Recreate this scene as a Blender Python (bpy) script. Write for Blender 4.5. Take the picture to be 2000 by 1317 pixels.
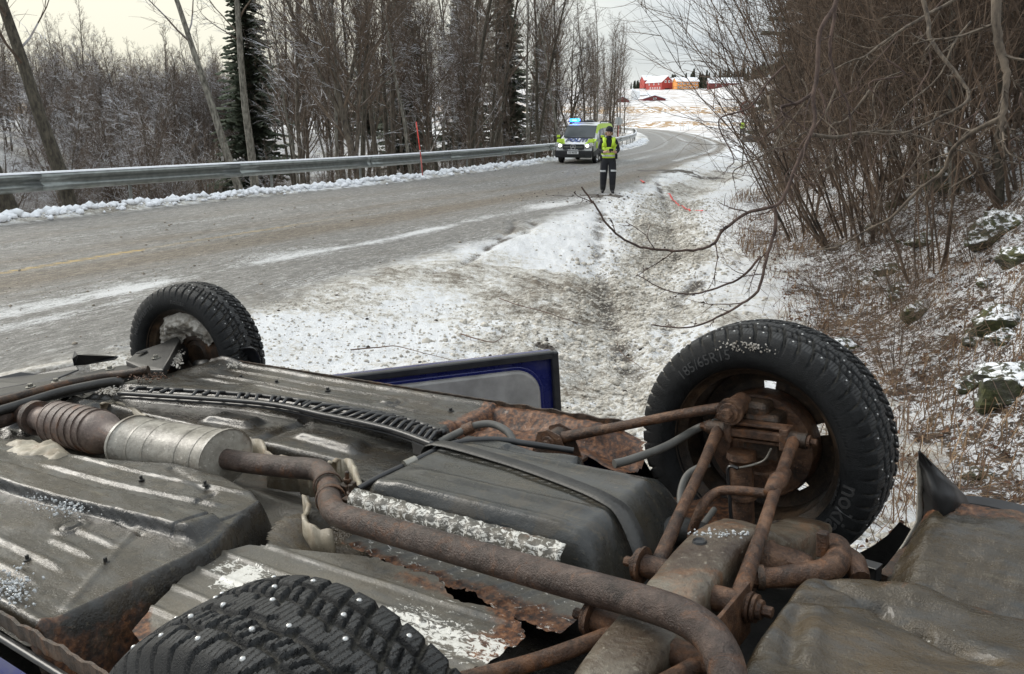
import bpy, bmesh, math, random
import numpy as np
from mathutils import Vector, Matrix, Euler
R_ = math.radians
for o in list(bpy.data.objects): bpy.data.objects.remove(o)
scene = bpy.context.scene
COL = scene.collection
# ---------------------------------------------------------------- camera
CAM_H = 2.28; PITCH = 14.453; FPX = 1680.0
cd = bpy.data.cameras.new('camera'); cam = bpy.data.objects.new('camera', cd); COL.objects.link(cam)
cam.location = (0, 0, CAM_H); cam.rotation_euler = (R_(90 - PITCH), 0, 0)
cd.sensor_width = 36; cd.lens = FPX / 2000 * 36; cd.clip_start = .05; cd.clip_end = 5000
scene.camera = cam
# ---------------------------------------------------------------- sun
SUN_EL, SUN_AZ = 32, -62          # azimuth from +Y towards +X
sd = bpy.data.lights.new('sun', 'SUN'); sd.energy = 1.5; sd.angle = R_(22); sd.color = (1, .95, .87)
sun = bpy.data.objects.new('sun', sd); COL.objects.link(sun)
dirv = Vector((math.sin(R_(SUN_AZ)) * math.cos(R_(SUN_EL)), math.cos(R_(SUN_AZ)) * math.cos(R_(SUN_EL)), math.sin(R_(SUN_EL))))
sun.rotation_euler = dirv.to_track_quat('Z', 'Y').to_euler()
# ---------------------------------------------------------------- world: overcast cloud over a Nishita sky
w = bpy.data.worlds.new('World'); scene.world = w; w.use_nodes = True
nt = w.node_tree; N = nt.nodes; LK = nt.links
for n in list(N): N.remove(n)
out = N.new('ShaderNodeOutputWorld'); bg = N.new('ShaderNodeBackground'); bg.inputs[1].default_value = 1.0
sky = N.new('ShaderNodeTexSky'); sky.sky_type = 'NISHITA'; sky.sun_disc = False
sky.sun_elevation = R_(SUN_EL); sky.sun_rotation = R_(SUN_AZ)
skm = N.new('ShaderNodeVectorMath'); skm.operation = 'SCALE'; skm.inputs[3].default_value = .08
LK.new(sky.outputs[0], skm.inputs[0])
tc = N.new('ShaderNodeTexCoord'); mp = N.new('ShaderNodeMapping'); mp.inputs['Scale'].default_value = (1.2, 1.2, 5)
LK.new(tc.outputs['Generated'], mp.inputs[0])
nz = N.new('ShaderNodeTexNoise'); nz.inputs['Scale'].default_value = 2.1; nz.inputs['Detail'].default_value = 6; nz.inputs['Roughness'].default_value = .55
LK.new(mp.outputs[0], nz.inputs[0])
rp = N.new('ShaderNodeValToRGB'); LK.new(nz.outputs[0], rp.inputs[0])
rp.color_ramp.elements[0].position = .36; rp.color_ramp.elements[0].color = (.36, .40, .44, 1)
rp.color_ramp.elements[1].position = .62; rp.color_ramp.elements[1].color = (.60, .63, .64, 1)
# warm thin cloud towards the sun side, bright zenith, as an overcast sky is
sp = N.new('ShaderNodeVectorMath'); sp.operation = 'DOT_PRODUCT'; sp.inputs[1].default_value = (math.sin(R_(-34)), math.cos(R_(-34)), .12)
LK.new(tc.outputs['Generated'], sp.inputs[0])
mr = N.new('ShaderNodeMapRange'); mr.inputs[1].default_value = .62; mr.inputs[2].default_value = 1.02; mr.interpolation_type = 'SMOOTHSTEP'
LK.new(sp.outputs['Value'], mr.inputs[0])
mx = N.new('ShaderNodeMix'); mx.data_type = 'RGBA'; LK.new(mr.outputs[0], mx.inputs[0]); LK.new(rp.outputs[0], mx.inputs[6])
mx.inputs[7].default_value = (.64, .615, .51, 1)
sx = N.new('ShaderNodeSeparateXYZ'); LK.new(tc.outputs['Generated'], sx.inputs[0])
mz = N.new('ShaderNodeMapRange'); mz.inputs[1].default_value = .05; mz.inputs[2].default_value = .8; mz.inputs[3].default_value = 1.0; mz.inputs[4].default_value = 1.85
LK.new(sx.outputs[2], mz.inputs[0])
sc_ = N.new('ShaderNodeVectorMath'); sc_.operation = 'SCALE'; LK.new(mx.outputs[2], sc_.inputs[0]); LK.new(mz.outputs[0], sc_.inputs[3])
m2 = N.new('ShaderNodeMix'); m2.data_type = 'RGBA'; m2.inputs[0].default_value = .93
LK.new(skm.outputs[0], m2.inputs[6]); LK.new(sc_.outputs[0], m2.inputs[7]); LK.new(m2.outputs[2], bg.inputs[0]); LK.new(bg.outputs[0], out.inputs[0])
scene.view_settings.view_transform = 'Standard'; scene.view_settings.look = 'None'
scene.view_settings.exposure = .62; scene.view_settings.gamma = 1; scene.view_settings.use_curve_mapping = False
scene.render.engine = 'CYCLES'

# ================================================================ helpers
rnd = random.Random(7)
def _h(ix, iy, seed):
    h = (ix.astype(np.int64) * 374761393 + iy.astype(np.int64) * 668265263 + seed * 1442695041) & 0xffffffff
    h = ((h ^ (h >> 13)) * 1274126177) & 0xffffffff
    return ((h ^ (h >> 16)) & 0xffff) / 65535.0
def vnoise(x, y, seed=0):
    x0 = np.floor(x); y0 = np.floor(y); fx = x - x0; fy = y - y0
    fx = fx * fx * (3 - 2 * fx); fy = fy * fy * (3 - 2 * fy)
    a = _h(x0, y0, seed); b = _h(x0 + 1, y0, seed); c = _h(x0, y0 + 1, seed); d = _h(x0 + 1, y0 + 1, seed)
    return a * (1 - fx) * (1 - fy) + b * fx * (1 - fy) + c * (1 - fx) * fy + d * fx * fy
def fbm(x, y, s=1., octv=4, seed=0, rough=.5):
    t = 0; a = 1; n = 0
    x = np.asarray(x, float); y = np.asarray(y, float)
    for i in range(octv):
        t = t + a * (vnoise(x / s + 17.3 * i, y / s - 9.1 * i, seed + i) - .5); n += a; a *= rough; s *= .5
    return t / n * 2
def sst(x, a, b):
    t = np.clip((x - a) / (b - a), 0, 1); return t * t * (3 - 2 * t)
def lin(x, a, b): return np.clip((x - a) / (b - a), 0, 1)

class Mat:
    def __init__(s, name, rough=.7, metal=0., spec=.5, color=(.5, .5, .5)):
        s.m = bpy.data.materials.new(name); s.m.use_nodes = True; s.t = s.m.node_tree; s.N = s.t.nodes; s.L = s.t.links
        s.b = s.N['Principled BSDF']; s.set('Roughness', rough); s.set('Metallic', metal); s.set('Specular IOR Level', spec); s.set('Base Color', color)
        s._co = None
    def set(s, k, v):
        i = s.b.inputs[k]
        if hasattr(v, 'is_linked') or isinstance(v, bpy.types.NodeSocket): s.L.new(v, i)
        else: i.default_value = (*v, 1) if isinstance(v, (tuple, list)) and len(v) == 3 and i.type == 'RGBA' else v
    def inp(s, n, i, v):
        if isinstance(v, bpy.types.NodeSocket): s.L.new(v, n.inputs[i])
        elif isinstance(v, (tuple, list)) and len(v) == 3 and n.inputs[i].type == 'RGBA': n.inputs[i].default_value = (*v, 1)
        else: n.inputs[i].default_value = v
    def co(s, kind='Object', scale=(1, 1, 1), rot=(0, 0, 0), loc=(0, 0, 0)):
        c = s.N.new('ShaderNodeTexCoord'); m = s.N.new('ShaderNodeMapping'); s.L.new(c.outputs[kind], m.inputs[0])
        m.inputs['Scale'].default_value = scale; m.inputs['Rotation'].default_value = rot; m.inputs['Location'].default_value = loc; return m.outputs[0]
    def noise(s, scale=5, detail=5, rough=.55, co=None, dist=0., kind='Object', sc=(1, 1, 1)):
        n = s.N.new('ShaderNodeTexNoise'); n.inputs['Scale'].default_value = scale; n.inputs['Detail'].default_value = detail
        n.inputs['Roughness'].default_value = rough; n.inputs['Distortion'].default_value = dist
        s.L.new(co or s.co(kind, sc), n.inputs['Vector']); return n.outputs[0]
    def voro(s, scale=5, co=None, feature='F1', out=0):
        n = s.N.new('ShaderNodeTexVoronoi'); n.feature = feature; n.inputs['Scale'].default_value = scale; s.L.new(co or s.co(), n.inputs['Vector']); return n.outputs[out]
    def ramp(s, f, *stops):
        n = s.N.new('ShaderNodeValToRGB'); e = n.color_ramp.elements
        while len(e) < len(stops): e.new(.5)
        for k, (p, c) in enumerate(stops):
            e[k].position = p; e[k].color = (*c, 1) if isinstance(c, (tuple, list)) else (c, c, c, 1)
        s.L.new(f, n.inputs[0]); return n.outputs[0]
    def rng(s, f, a, b, c=0., d=1., smooth=False):
        n = s.N.new('ShaderNodeMapRange'); s.inp(n, 0, f)
        if smooth: n.interpolation_type = 'SMOOTHSTEP'
        for i, v in enumerate((a, b, c, d)): n.inputs[i + 1].default_value = v
        return n.outputs[0]
    def mix(s, f, a, b, mode='MIX'):
        n = s.N.new('ShaderNodeMix'); n.data_type = 'RGBA'; n.blend_type = mode; s.inp(n, 0, f); s.inp(n, 6, a); s.inp(n, 7, b); return n.outputs[2]
    def math(s, op, a, b=0.):
        n = s.N.new('ShaderNodeMath'); n.operation = op; s.inp(n, 0, a); s.inp(n, 1, b); return n.outputs[0]
    def attr(s, name):
        n = s.N.new('ShaderNodeAttribute'); n.attribute_name = name; return n.outputs['Fac']
    def bump(s, h, strength=.5, dist=.01):
        n = s.N.new('ShaderNodeBump'); n.inputs['Strength'].default_value = strength; n.inputs['Distance'].default_value = dist
        s.L.new(h, n.inputs['Height']); s.L.new(n.outputs[0], s.b.inputs['Normal']); return s
def simple(name, color, rough=.7, metal=0., var=.25, scale=8, bump=.2, bd=.005, spec=.5):
    m = Mat(name, rough, metal, spec)
    nz = m.noise(scale, 6, .6)
    lo = tuple(c * (1 - var) for c in color); hi = tuple(min(1, c * (1 + var)) for c in color)
    m.set('Base Color', m.ramp(nz, (.3, lo), (.7, hi)))
    if bump: m.bump(m.noise(scale * 6, 4, .6), bump, bd)
    return m.m

class MB:
    def __init__(s): s.v = []; s.f = []
    def add(s, vs, fs):
        o = len(s.v); s.v += [tuple(v) for v in vs]; s.f += [tuple(i + o for i in f) for f in fs]; return s
    def box(s, c, d, rot=None, taper=1.):
        x, y, z = d[0] / 2, d[1] / 2, d[2] / 2; vs = []
        for k in (-1, 1):
            t = taper if k > 0 else 1
            for a, b in ((-1, -1), (1, -1), (1, 1), (-1, 1)):
                p = Vector((a * x * t, b * y * t, k * z))
                if rot is not None: p = rot @ p
                vs.append(p + Vector(c))
        return s.add(vs, [(3, 2, 1, 0), (4, 5, 6, 7), (0, 1, 5, 4), (1, 2, 6, 5), (2, 3, 7, 6), (3, 0, 4, 7)])
    def bar(s, a, b, w, h, up=(0, 0, 1)):
        a = Vector(a); b = Vector(b); d = (b - a); l = d.length; d.normalize(); x = d.cross(Vector(up)).normalized(); z = x.cross(d)
        r = Matrix((x, d, z)).transposed(); return s.box((a + b) / 2, (w, l, h), r)
    def tube(s, pts, rad, n=8, cap=True, squash=None):
        pts = [Vector(p) for p in pts]; m = len(pts)
        if not hasattr(rad, '__len__'): rad = [rad] * m
        o = len(s.v); up = None
        for i, p in enumerate(pts):
            d = (pts[min(i + 1, m - 1)] - pts[max(i - 1, 0)])
            d = d.normalized() if d.length > 1e-9 else Vector((0, 0, 1))
            if up is None: up = Vector((0, 0, 1)) if abs(d.z) < .9 else Vector((1, 0, 0))
            x = up.cross(d).normalized(); y = d.cross(x); up = y
            for k in range(n):
                a = 2 * math.pi * k / n; sq = squash or (1, 1)
                s.v.append(tuple(p + (sq[0] * math.cos(a) * x + sq[1] * math.sin(a) * y) * float(rad[i])))
        for i in range(m - 1):
            for k in range(n):
                k2 = (k + 1) % n; s.f.append((o + i * n + k, o + i * n + k2, o + (i + 1) * n + k2, o + (i + 1) * n + k))
        if cap and n > 2: s.f.append(tuple(o + k for k in reversed(range(n)))); s.f.append(tuple(o + (m - 1) * n + k for k in range(n)))
        return s
    def lathe(s, prof, n=24, M=None, close=False):     # prof of (r, axial); axis +X of M
        o = len(s.v); M = M or Matrix.Identity(4); m = len(prof)
        for k in range(n):
            a = 2 * math.pi * k / n
            for r, x in prof: s.v.append(tuple(M @ Vector((x, r * math.cos(a), r * math.sin(a)))))
        for k in range(n):
            k2 = (k + 1) % n
            for i in range(m - 1 + (1 if close else 0)):
                j = (i + 1) % m; s.f.append((o + k * m + i, o + k * m + j, o + k2 * m + j, o + k2 * m + i))
        return s
    def prism(s, poly, M, t):                            # poly in XY of M, extruded by t along Z
        n = len(poly); vs = [M @ Vector((x, y, 0)) for x, y in poly] + [M @ Vector((x, y, t)) for x, y in poly]
        return s.add(vs, [tuple(reversed(range(n))), tuple(range(n, 2 * n))] + [(i, (i + 1) % n, n + (i + 1) % n, n + i) for i in range(n)])
    def grid(s, P, flip=False):                          # P array (a,b,3)
        a, b = P.shape[:2]; o = len(s.v); s.v += [tuple(map(float, p)) for p in P.reshape(-1, 3)]
        for i in range(a - 1):
            for j in range(b - 1):
                q = (o + i * b + j, o + i * b + j + 1, o + (i + 1) * b + j + 1, o + (i + 1) * b + j); s.f.append(q[::-1] if flip else q)
        return s
    def mesh(s, name, mat=None, smooth=False):
        me = bpy.data.meshes.new(name); me.from_pydata(s.v, [], s.f)
        if mat: me.materials.append(mat)
        if smooth: me.polygons.foreach_set('use_smooth', [True] * len(me.polygons))
        me.update(); return me
    def build(s, name, mat=None, parent=None, smooth=False, bevel=0., sub=0, auto=None, solid=0.):
        me = s.mesh(name, mat, smooth)
        return put(name, me, parent, bevel, sub, auto, smooth, solid)
def put(name, me, parent=None, bevel=0., sub=0, auto=None, smooth=False, solid=0.):
    o = bpy.data.objects.new(name, me); COL.objects.link(o)
    if parent: o.parent = parent
    if auto: me.set_sharp_from_angle(angle=R_(auto))
    if solid:
        b = o.modifiers.new('s', 'SOLIDIFY'); b.thickness = solid; b.offset = 0
    if bevel:
        b = o.modifiers.new('b', 'BEVEL'); b.width = bevel; b.segments = 2; b.limit_method = 'ANGLE'; b.angle_limit = R_(35)
    if sub:
        b = o.modifiers.new('u', 'SUBSURF'); b.levels = sub; b.render_levels = sub
    return o
def tag(o, label=None, cat=None, group=None, kind=None):
    if label: o['label'] = label
    if cat: o['category'] = cat
    if group: o['group'] = group
    if kind: o['kind'] = kind
    return o
def empty(name, loc=(0, 0, 0), rz=0., label=None, cat=None, group=None, parent=None):
    o = bpy.data.objects.new(name, None); COL.objects.link(o); o.location = loc; o.rotation_euler = (0, 0, rz)
    if parent: o.parent = parent
    return tag(o, label, cat, group)
def text_mesh(txt, size, depth=.002, res=3, bold=0.):
    c = bpy.data.curves.new('t', 'FONT'); c.body = txt; c.size = size; c.extrude = depth; c.align_x = 'CENTER'; c.align_y = 'CENTER'; c.offset = bold; c.resolution_u = res
    o = bpy.data.objects.new('t', c); COL.objects.link(o); bpy.context.view_layer.update()
    me = bpy.data.meshes.new_from_object(o.evaluated_get(bpy.context.evaluated_depsgraph_get())); bpy.data.objects.remove(o); return me
def spline(pts, n=6):
    P = [np.array(p, float) for p in pts]; out_ = []
    for i in range(len(P) - 1):
        p0 = P[max(i - 1, 0)]; p1 = P[i]; p2 = P[i + 1]; p3 = P[min(i + 2, len(P) - 1)]
        for k in range(n):
            t = k / n; out_.append(.5 * ((2 * p1) + (-p0 + p2) * t + (2 * p0 - 5 * p1 + 4 * p2 - p3) * t * t + (-p0 + 3 * p1 - 3 * p2 + p3) * t ** 3))
    out_.append(P[-1]); return out_
_c, _s = math.cos(R_(PITCH)), math.sin(R_(PITCH))
def wray(x, y):
    a = (x - 1000) / FPX; b = -(y - 658) / FPX; return Vector((a, _c + b * _s, -_s + b * _c))
def wpix(x, y, dist): return Vector((0, 0, CAM_H)) + wray(x, y) * dist      # world point at forward distance

M_BLKF = simple('matt_black', (.016, .016, .018), .55, var=.3, scale=6, bump=0)
def lumps_w(name, pts, mat, seed=1, sub=1, kind=None):
    """rough clods or snow lumps, one joined mesh"""
    rg_ = random.Random(seed); bases = []
    for k in range(10):
        bm = bmesh.new(); bmesh.ops.create_icosphere(bm, subdivisions=sub, radius=1)
        for v in bm.verts: v.co *= rg_.uniform(.72, 1.2)
        bm.verts.ensure_lookup_table(); bases.append((np.array([v.co[:] for v in bm.verts]), np.array([[v.index for v in f.verts] for f in bm.faces]))); bm.free()
    V_ = []; F_ = []; o = 0
    for p, r in pts:
        v, f = bases[rg_.randrange(10)]; a = rg_.uniform(0, 6.28); c, s = math.cos(a), math.sin(a); sc = np.array([rg_.uniform(.8, 1.3), rg_.uniform(.8, 1.3), rg_.uniform(.55, .9)]) * r
        w_ = v * sc; w_ = np.stack([w_[:, 0] * c - w_[:, 1] * s, w_[:, 0] * s + w_[:, 1] * c, w_[:, 2]], -1) + np.array(p); V_.append(w_); F_.append(f + o); o += len(v)
    V_ = np.concatenate(V_); F_ = np.concatenate(F_); me = bpy.data.meshes.new(name); me.vertices.add(len(V_)); me.vertices.foreach_set('co', V_.ravel().astype(np.float32)); me.loops.add(F_.size); me.loops.foreach_set('vertex_index', F_.ravel().astype(np.int32)); me.polygons.add(len(F_)); me.polygons.foreach_set('loop_start', np.arange(0, F_.size, 3, dtype=np.int32)); me.polygons.foreach_set('use_smooth', np.ones(len(F_), bool)); me.update(calc_edges=True); me.materials.append(mat)
    o = put(name, me); 
    if kind: tag(o, kind=kind)
    return o
# ================================================================ terrain
LP = np.array([(-30,-10),(-22,0),(-15.5,10),(-10.9,18.4),(-7.2,25),(-3.2,32),(1.2,42),(4.6,51),(8,60.5),(11.3,74),(13.8,90),(15.7,105),(17.2,120),(18,135),(17.5,150),(14,167),(4,183),(-20,200),(-60,215)], float)
def smooth_line(P, n=8): return np.array(spline([tuple(p) for p in P], n))[:, :2]
LC = smooth_line(LP)
FOOT = smooth_line(np.array([(-4,-12),(0.6,-3),(1.95,3),(3.35,8),(3.85,10.3),(4.5,13.3),(5.1,17.6),(7.0,25.8),(11,38),(18.5,62),(28,82),(40,100),(70,130)], float), 6)
DITCH = smooth_line(np.array([(-6,-10),(-1.5,-2),(.3,4),(.99,8),(1.45,11.6),(3.1,16.8),(4.1,22.8),(6.1,30),(10,40),(17,58),(24,72)], float), 6)
def curve_st(x, y, C):
    x = np.asarray(x, float); y = np.asarray(y, float); best = np.full(x.shape, 1e18); S = np.zeros(x.shape); T = np.zeros(x.shape); s0 = 0
    for a, b in zip(C[:-1], C[1:]):
        d = b - a; l = math.hypot(*d)
        if l < 1e-9: continue
        d = d / l; wx = x - a[0]; wy = y - a[1]; k = np.clip(wx * d[0] + wy * d[1], 0, l)
        ex = wx - d[0] * k; ey = wy - d[1] * k; dd = ex * ex + ey * ey; m = dd < best
        best = np.where(m, dd, best); S = np.where(m, s0 + k, S); T = np.where(m, np.sqrt(dd) * np.sign(wx * d[1] - wy * d[0]), T); s0 += l
    return S, T
def redge(s): return np.interp(s, [0, 20, 28, 40, 47, 57, 65, 300], [12, 11, 10.9, 10.0, 8.5, 7.0, 6.4, 6.2])
TRACKS = [(np.array(p, float), w) for p, w in [
    ([(-1.3,12.9),(-.85,13.6),(-.35,15.75),(.3,17.6),(.5,18.6),(.42,19.4)], .11),
    ([(-.30,16.4),(-.05,17.4),(0.08,18.4),(.0,19.4)], .09),
    ([(2.9,15.2),(3.4,17.5),(3.75,20.2),(4.4,24.3),(5.0,29.5),(5.5,33)], .15),
    ([(1.25,8.2),(1.3,9.8),(1.35,11.6),(1.45,14.3),(1.75,17.6),(2.3,22.0)], .20), ([(3.3,14.2),(2.5,12.4),(2.0,10.6),(1.75,9.2)], .2)]]
def dist_line(x, y, P):
    return np.abs(curve_st(x, y, P)[1])
def height(x, y, detail=True, full=False):
    x = np.asarray(x, float); y = np.asarray(y, float)
    r = np.hypot(x, y)
    s, t = curve_st(x, y, LC); _, e = curve_st(x, y, FOOT); _, dt = curve_st(x, y, DITCH)
    re = redge(s)
    n1 = fbm(x, y, 3.0, 4, 3); n2 = fbm(x, y, .45, 4, 11, .6); n3 = fbm(x, y, .13, 3, 23, .6)
    z = np.zeros(x.shape)
    right = sst(t - re, 0, 2.2) * (y < 75)
    z = z - right * .22 * (1 - sst(y, 45, 75))
    z = z - .17 * np.exp(-(dt / .75) ** 2) * (1 - sst(y, 30, 50)) * (t > re - .4)
    # hillside right of the road
    ee = np.maximum(e + n1 * .5, 0)
    bank = np.where(ee < 1, ee * ee * .36, 0.36 + (ee - 1) * .84)
    bank = np.minimum(bank, 6.5 + .12 * bank); far = 1 - sst(y, 45, 95) * (1 - .35 * sst(x - y * .27, 5, 25))
    bank = bank * far * (1 + .18 * n1) + sst(e, .6, 2.5) * (.28 * fbm(x, y, 1.1, 4, 41, .6) + .07 * n2) * (y < 80)
    z = z + bank
    # raised snowy verge where the camera and the wreck are
    z = z + .30 * (1 - sst(r, 4.2, 7.5)) * (1 - sst(e, 0, 2))
    # field rising behind the bend
    fld = sst(t - re, 1.0, 10) * (y > 50)
    z = z + np.where(y > 50, np.interp(r, [85, 150, 220, 330, 450, 520], [0, .3, 2.6, 6.6, 14.3, 17]) * fld * sst(y, 60, 120), 0) + fld * sst(r, 480, 900) * 4 + fld * sst(y, 80, 200) * .35 * n1 + fld * np.clip(x - .22 * y, 0, 120) * .18 * sst(y, 250, 420)
    # river side
    riv = 1 - sst(y, 62, 100)
    a = np.maximum(-t - 1.8, 0)
    down = np.minimum(a * .42, 3.4)
    opp = sst(a, 34, 44) * 3.2 + np.minimum(np.maximum(a - 44, 0) * .17, 11)
    lowf = -.9 * sst(a, 0, 3)
    lf = riv * (-down + opp) + (1 - riv) * (lowf + np.maximum(a - 15, 0) * .03)
    z = z + np.where(t < 0, lf + sst(a, 0, 2) * .12 * n1, 0)
    # snow berm at the left kerb
    berm = np.exp(-((t + .45) / .42) ** 2)
    if detail:
        fade = 1 - sst(r, 25, 60)
        z = z + berm * (.10 + .10 * np.maximum(n2, -.3) + .05 * n3) * (1 - sst(y, 60, 90) * .6)
        vr = (t > re - 1.6) & (y < 70)
        rough = sst(t - re, -1.6, .8) * fade * (1 - sst(e, .3, 1.5))
        churn = .35 + .65 * np.exp(-((dt + .3) / 1.6) ** 2)
        z = z + rough * (churn * (.070 * n2 + .040 * n3) + .02 * n2) + rough * .05 * fbm(x, y, 1.3, 3, 5)
        z = z + (t > 0) * (1 - sst(t - re, -1.6, 0)) * fade * (.006 * n3 + .012 * fbm(s * .25, t, .35, 3, 77)) * sst(t, 0, .5)
        for P, wd in TRACKS:
            d = dist_line(x, y, P); z = z - np.where(y < 35, .05 * np.exp(-(d / wd) ** 2), 0)
    if full: return z, s, t, e, dt, re, r
    return z
def Z(x, y): return float(height(np.array([x]), np.array([y]))[0])
az = np.concatenate([np.arange(-180, -48, 6.), np.arange(-48, -33, .6), np.arange(-33, 33, .095), np.arange(33, 48, .6), np.arange(48, 180, 6.), [180.]])
rr = [.2, .8, 1.4]; r_ = 1.9
while r_ < 2600: rr.append(r_); r_ *= 1.0095 if r_ < 70 else (1.014 if r_ < 520 else 1.08)
rr = np.array(rr); AZ, RR = np.meshgrid(np.radians(az), rr)
X = np.sin(AZ) * RR; Y = np.cos(AZ) * RR
ZZ, S_, T_, E_, DT, RE, RAD = height(X, Y, True, True)
na, nr = len(az), len(rr)
# masks that go with the material of the place
nA = fbm(X, Y, 1.6, 5, 51, .6); nB = fbm(X, Y, .5, 4, 61, .6); nS = fbm(S_ * .12, T_, .9, 4, 71, .6)
on_road = (T_ > 0) & (T_ < RE + .6 * nB)
soft_r = 1 - sst(T_ - RE - .5 * nB - .25 * nA, -.5, .5)
roadm = soft_r * sst(T_ + .12 * nB, -.05, .1)
whitestrip = (.62 + .9 * nA + .8 * nS) * np.exp(-((T_ - 8.25 - .9 * nS) / .55) ** 2) * (Y < 26) + .75 * sst(T_, 8.9, 10.3) * (Y < 30) * (.55 + nS) + .35 * np.exp(-((T_ - 3.0 - .3 * nS) / .3) ** 2) + .25 * np.exp(-((T_ - 5.6 - .3 * nS) / .25) ** 2) * (Y > 20)
whitestrip = whitestrip + (Y > 45) * (.5 * np.exp(-((T_ - 5.5) / .3) ** 2) + .45 * np.exp(-((T_ - 1.6) / .25) ** 2) + .4 * np.exp(-((T_ - 3.4) / .25) ** 2))
brown = np.exp(-((T_ - 6.4 - .3 * nS) / .75) ** 2) + .55 * np.exp(-((T_ - 4.6 - .2 * nS) / .5) ** 2) + .3 * np.exp(-((T_ - 2.2) / .5) ** 2)
clean = np.clip(.66 + 1.0 * nA, 0, 1)
clean = np.where((Y > 14) & (T_ > RE) & (np.abs(DT) > .8), np.clip(clean + .45, 0, 1), clean)
clean = clean * (1 - .5 * np.exp(-((DT + .1) / .9) ** 2) * (Y < 40) * (1 - .6 * (Y < 8)))
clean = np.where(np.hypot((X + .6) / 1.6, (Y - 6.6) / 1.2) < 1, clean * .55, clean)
soil = np.zeros(X.shape)
for P, wd in TRACKS: soil = np.maximum(soil, np.where(Y < 35, .62 * np.exp(-(dist_line(X, Y, P) / wd) ** 2) * np.clip(.9 + 1.2 * nB, 0, 1.3), 0))
for (px, py, rw, rh) in [(-.15, 7.55, .28, .10), (.1, 7.45, .22, .08), (.35, 9.6, .2, .08), (-.45, 7.8, .2, .08), (2.3, 25.3, 1.2, .7), (7.0, 37, 2.2, 1.6)]:
    soil = np.maximum(soil, sst(1 - np.hypot((X - px) / rw, (Y - py) / rh) + .9 * nB, .1, .7))
litter = sst(E_ + nB * .8 + nA * .6, -.3, .5) * (Y < 70)
litter = np.maximum(litter, np.where(T_ < -1.2, .5 + .6 * nA + .35 * nB, 0) * (1 - sst(Y, 90, 130) * .5))
stub = (T_ - RE > 2) & (Y > 75)
rad2 = RAD + 10 * fbm(X, Y, 60, 3, 91) + X * .25
stubm = np.where(stub, 1.5 * np.exp(-((rad2 - 262) / 32) ** 2) + .8 * np.exp(-((rad2 - 175) / 10) ** 2) * (nA > -.3) + .5 * np.exp(-((rad2 - 335) / 12) ** 2) * (X > 75), 0)
verts = np.stack([X, Y, ZZ], -1).reshape(-1, 3)
I, J = np.meshgrid(np.arange(nr - 1), np.arange(na - 1), indexing='ij')
q = np.stack([I * na + J, I * na + J + 1, (I + 1) * na + J + 1, (I + 1) * na + J], -1).reshape(-1, 4)
Tc = T_[:-1, :-1].ravel(); REc = RE[:-1, :-1].ravel(); Ec = E_[:-1, :-1].ravel(); Yc = Y[:-1, :-1].ravel(); nBc = nB[:-1, :-1].ravel()
reg = np.full(len(q), 0)                                   # 0 ground
reg[(Tc > -.05) & (Tc < REc + .6)] = 1                     # road
reg[(reg == 0) & (Ec > -.4) & (Yc < 75)] = 2               # hillside
reg[(reg == 0) & (Tc > REc) & (Yc >= 60)] = 3              # field
reg[(reg == 0) & (Tc < -1.3)] = 4                          # riverbank
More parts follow.
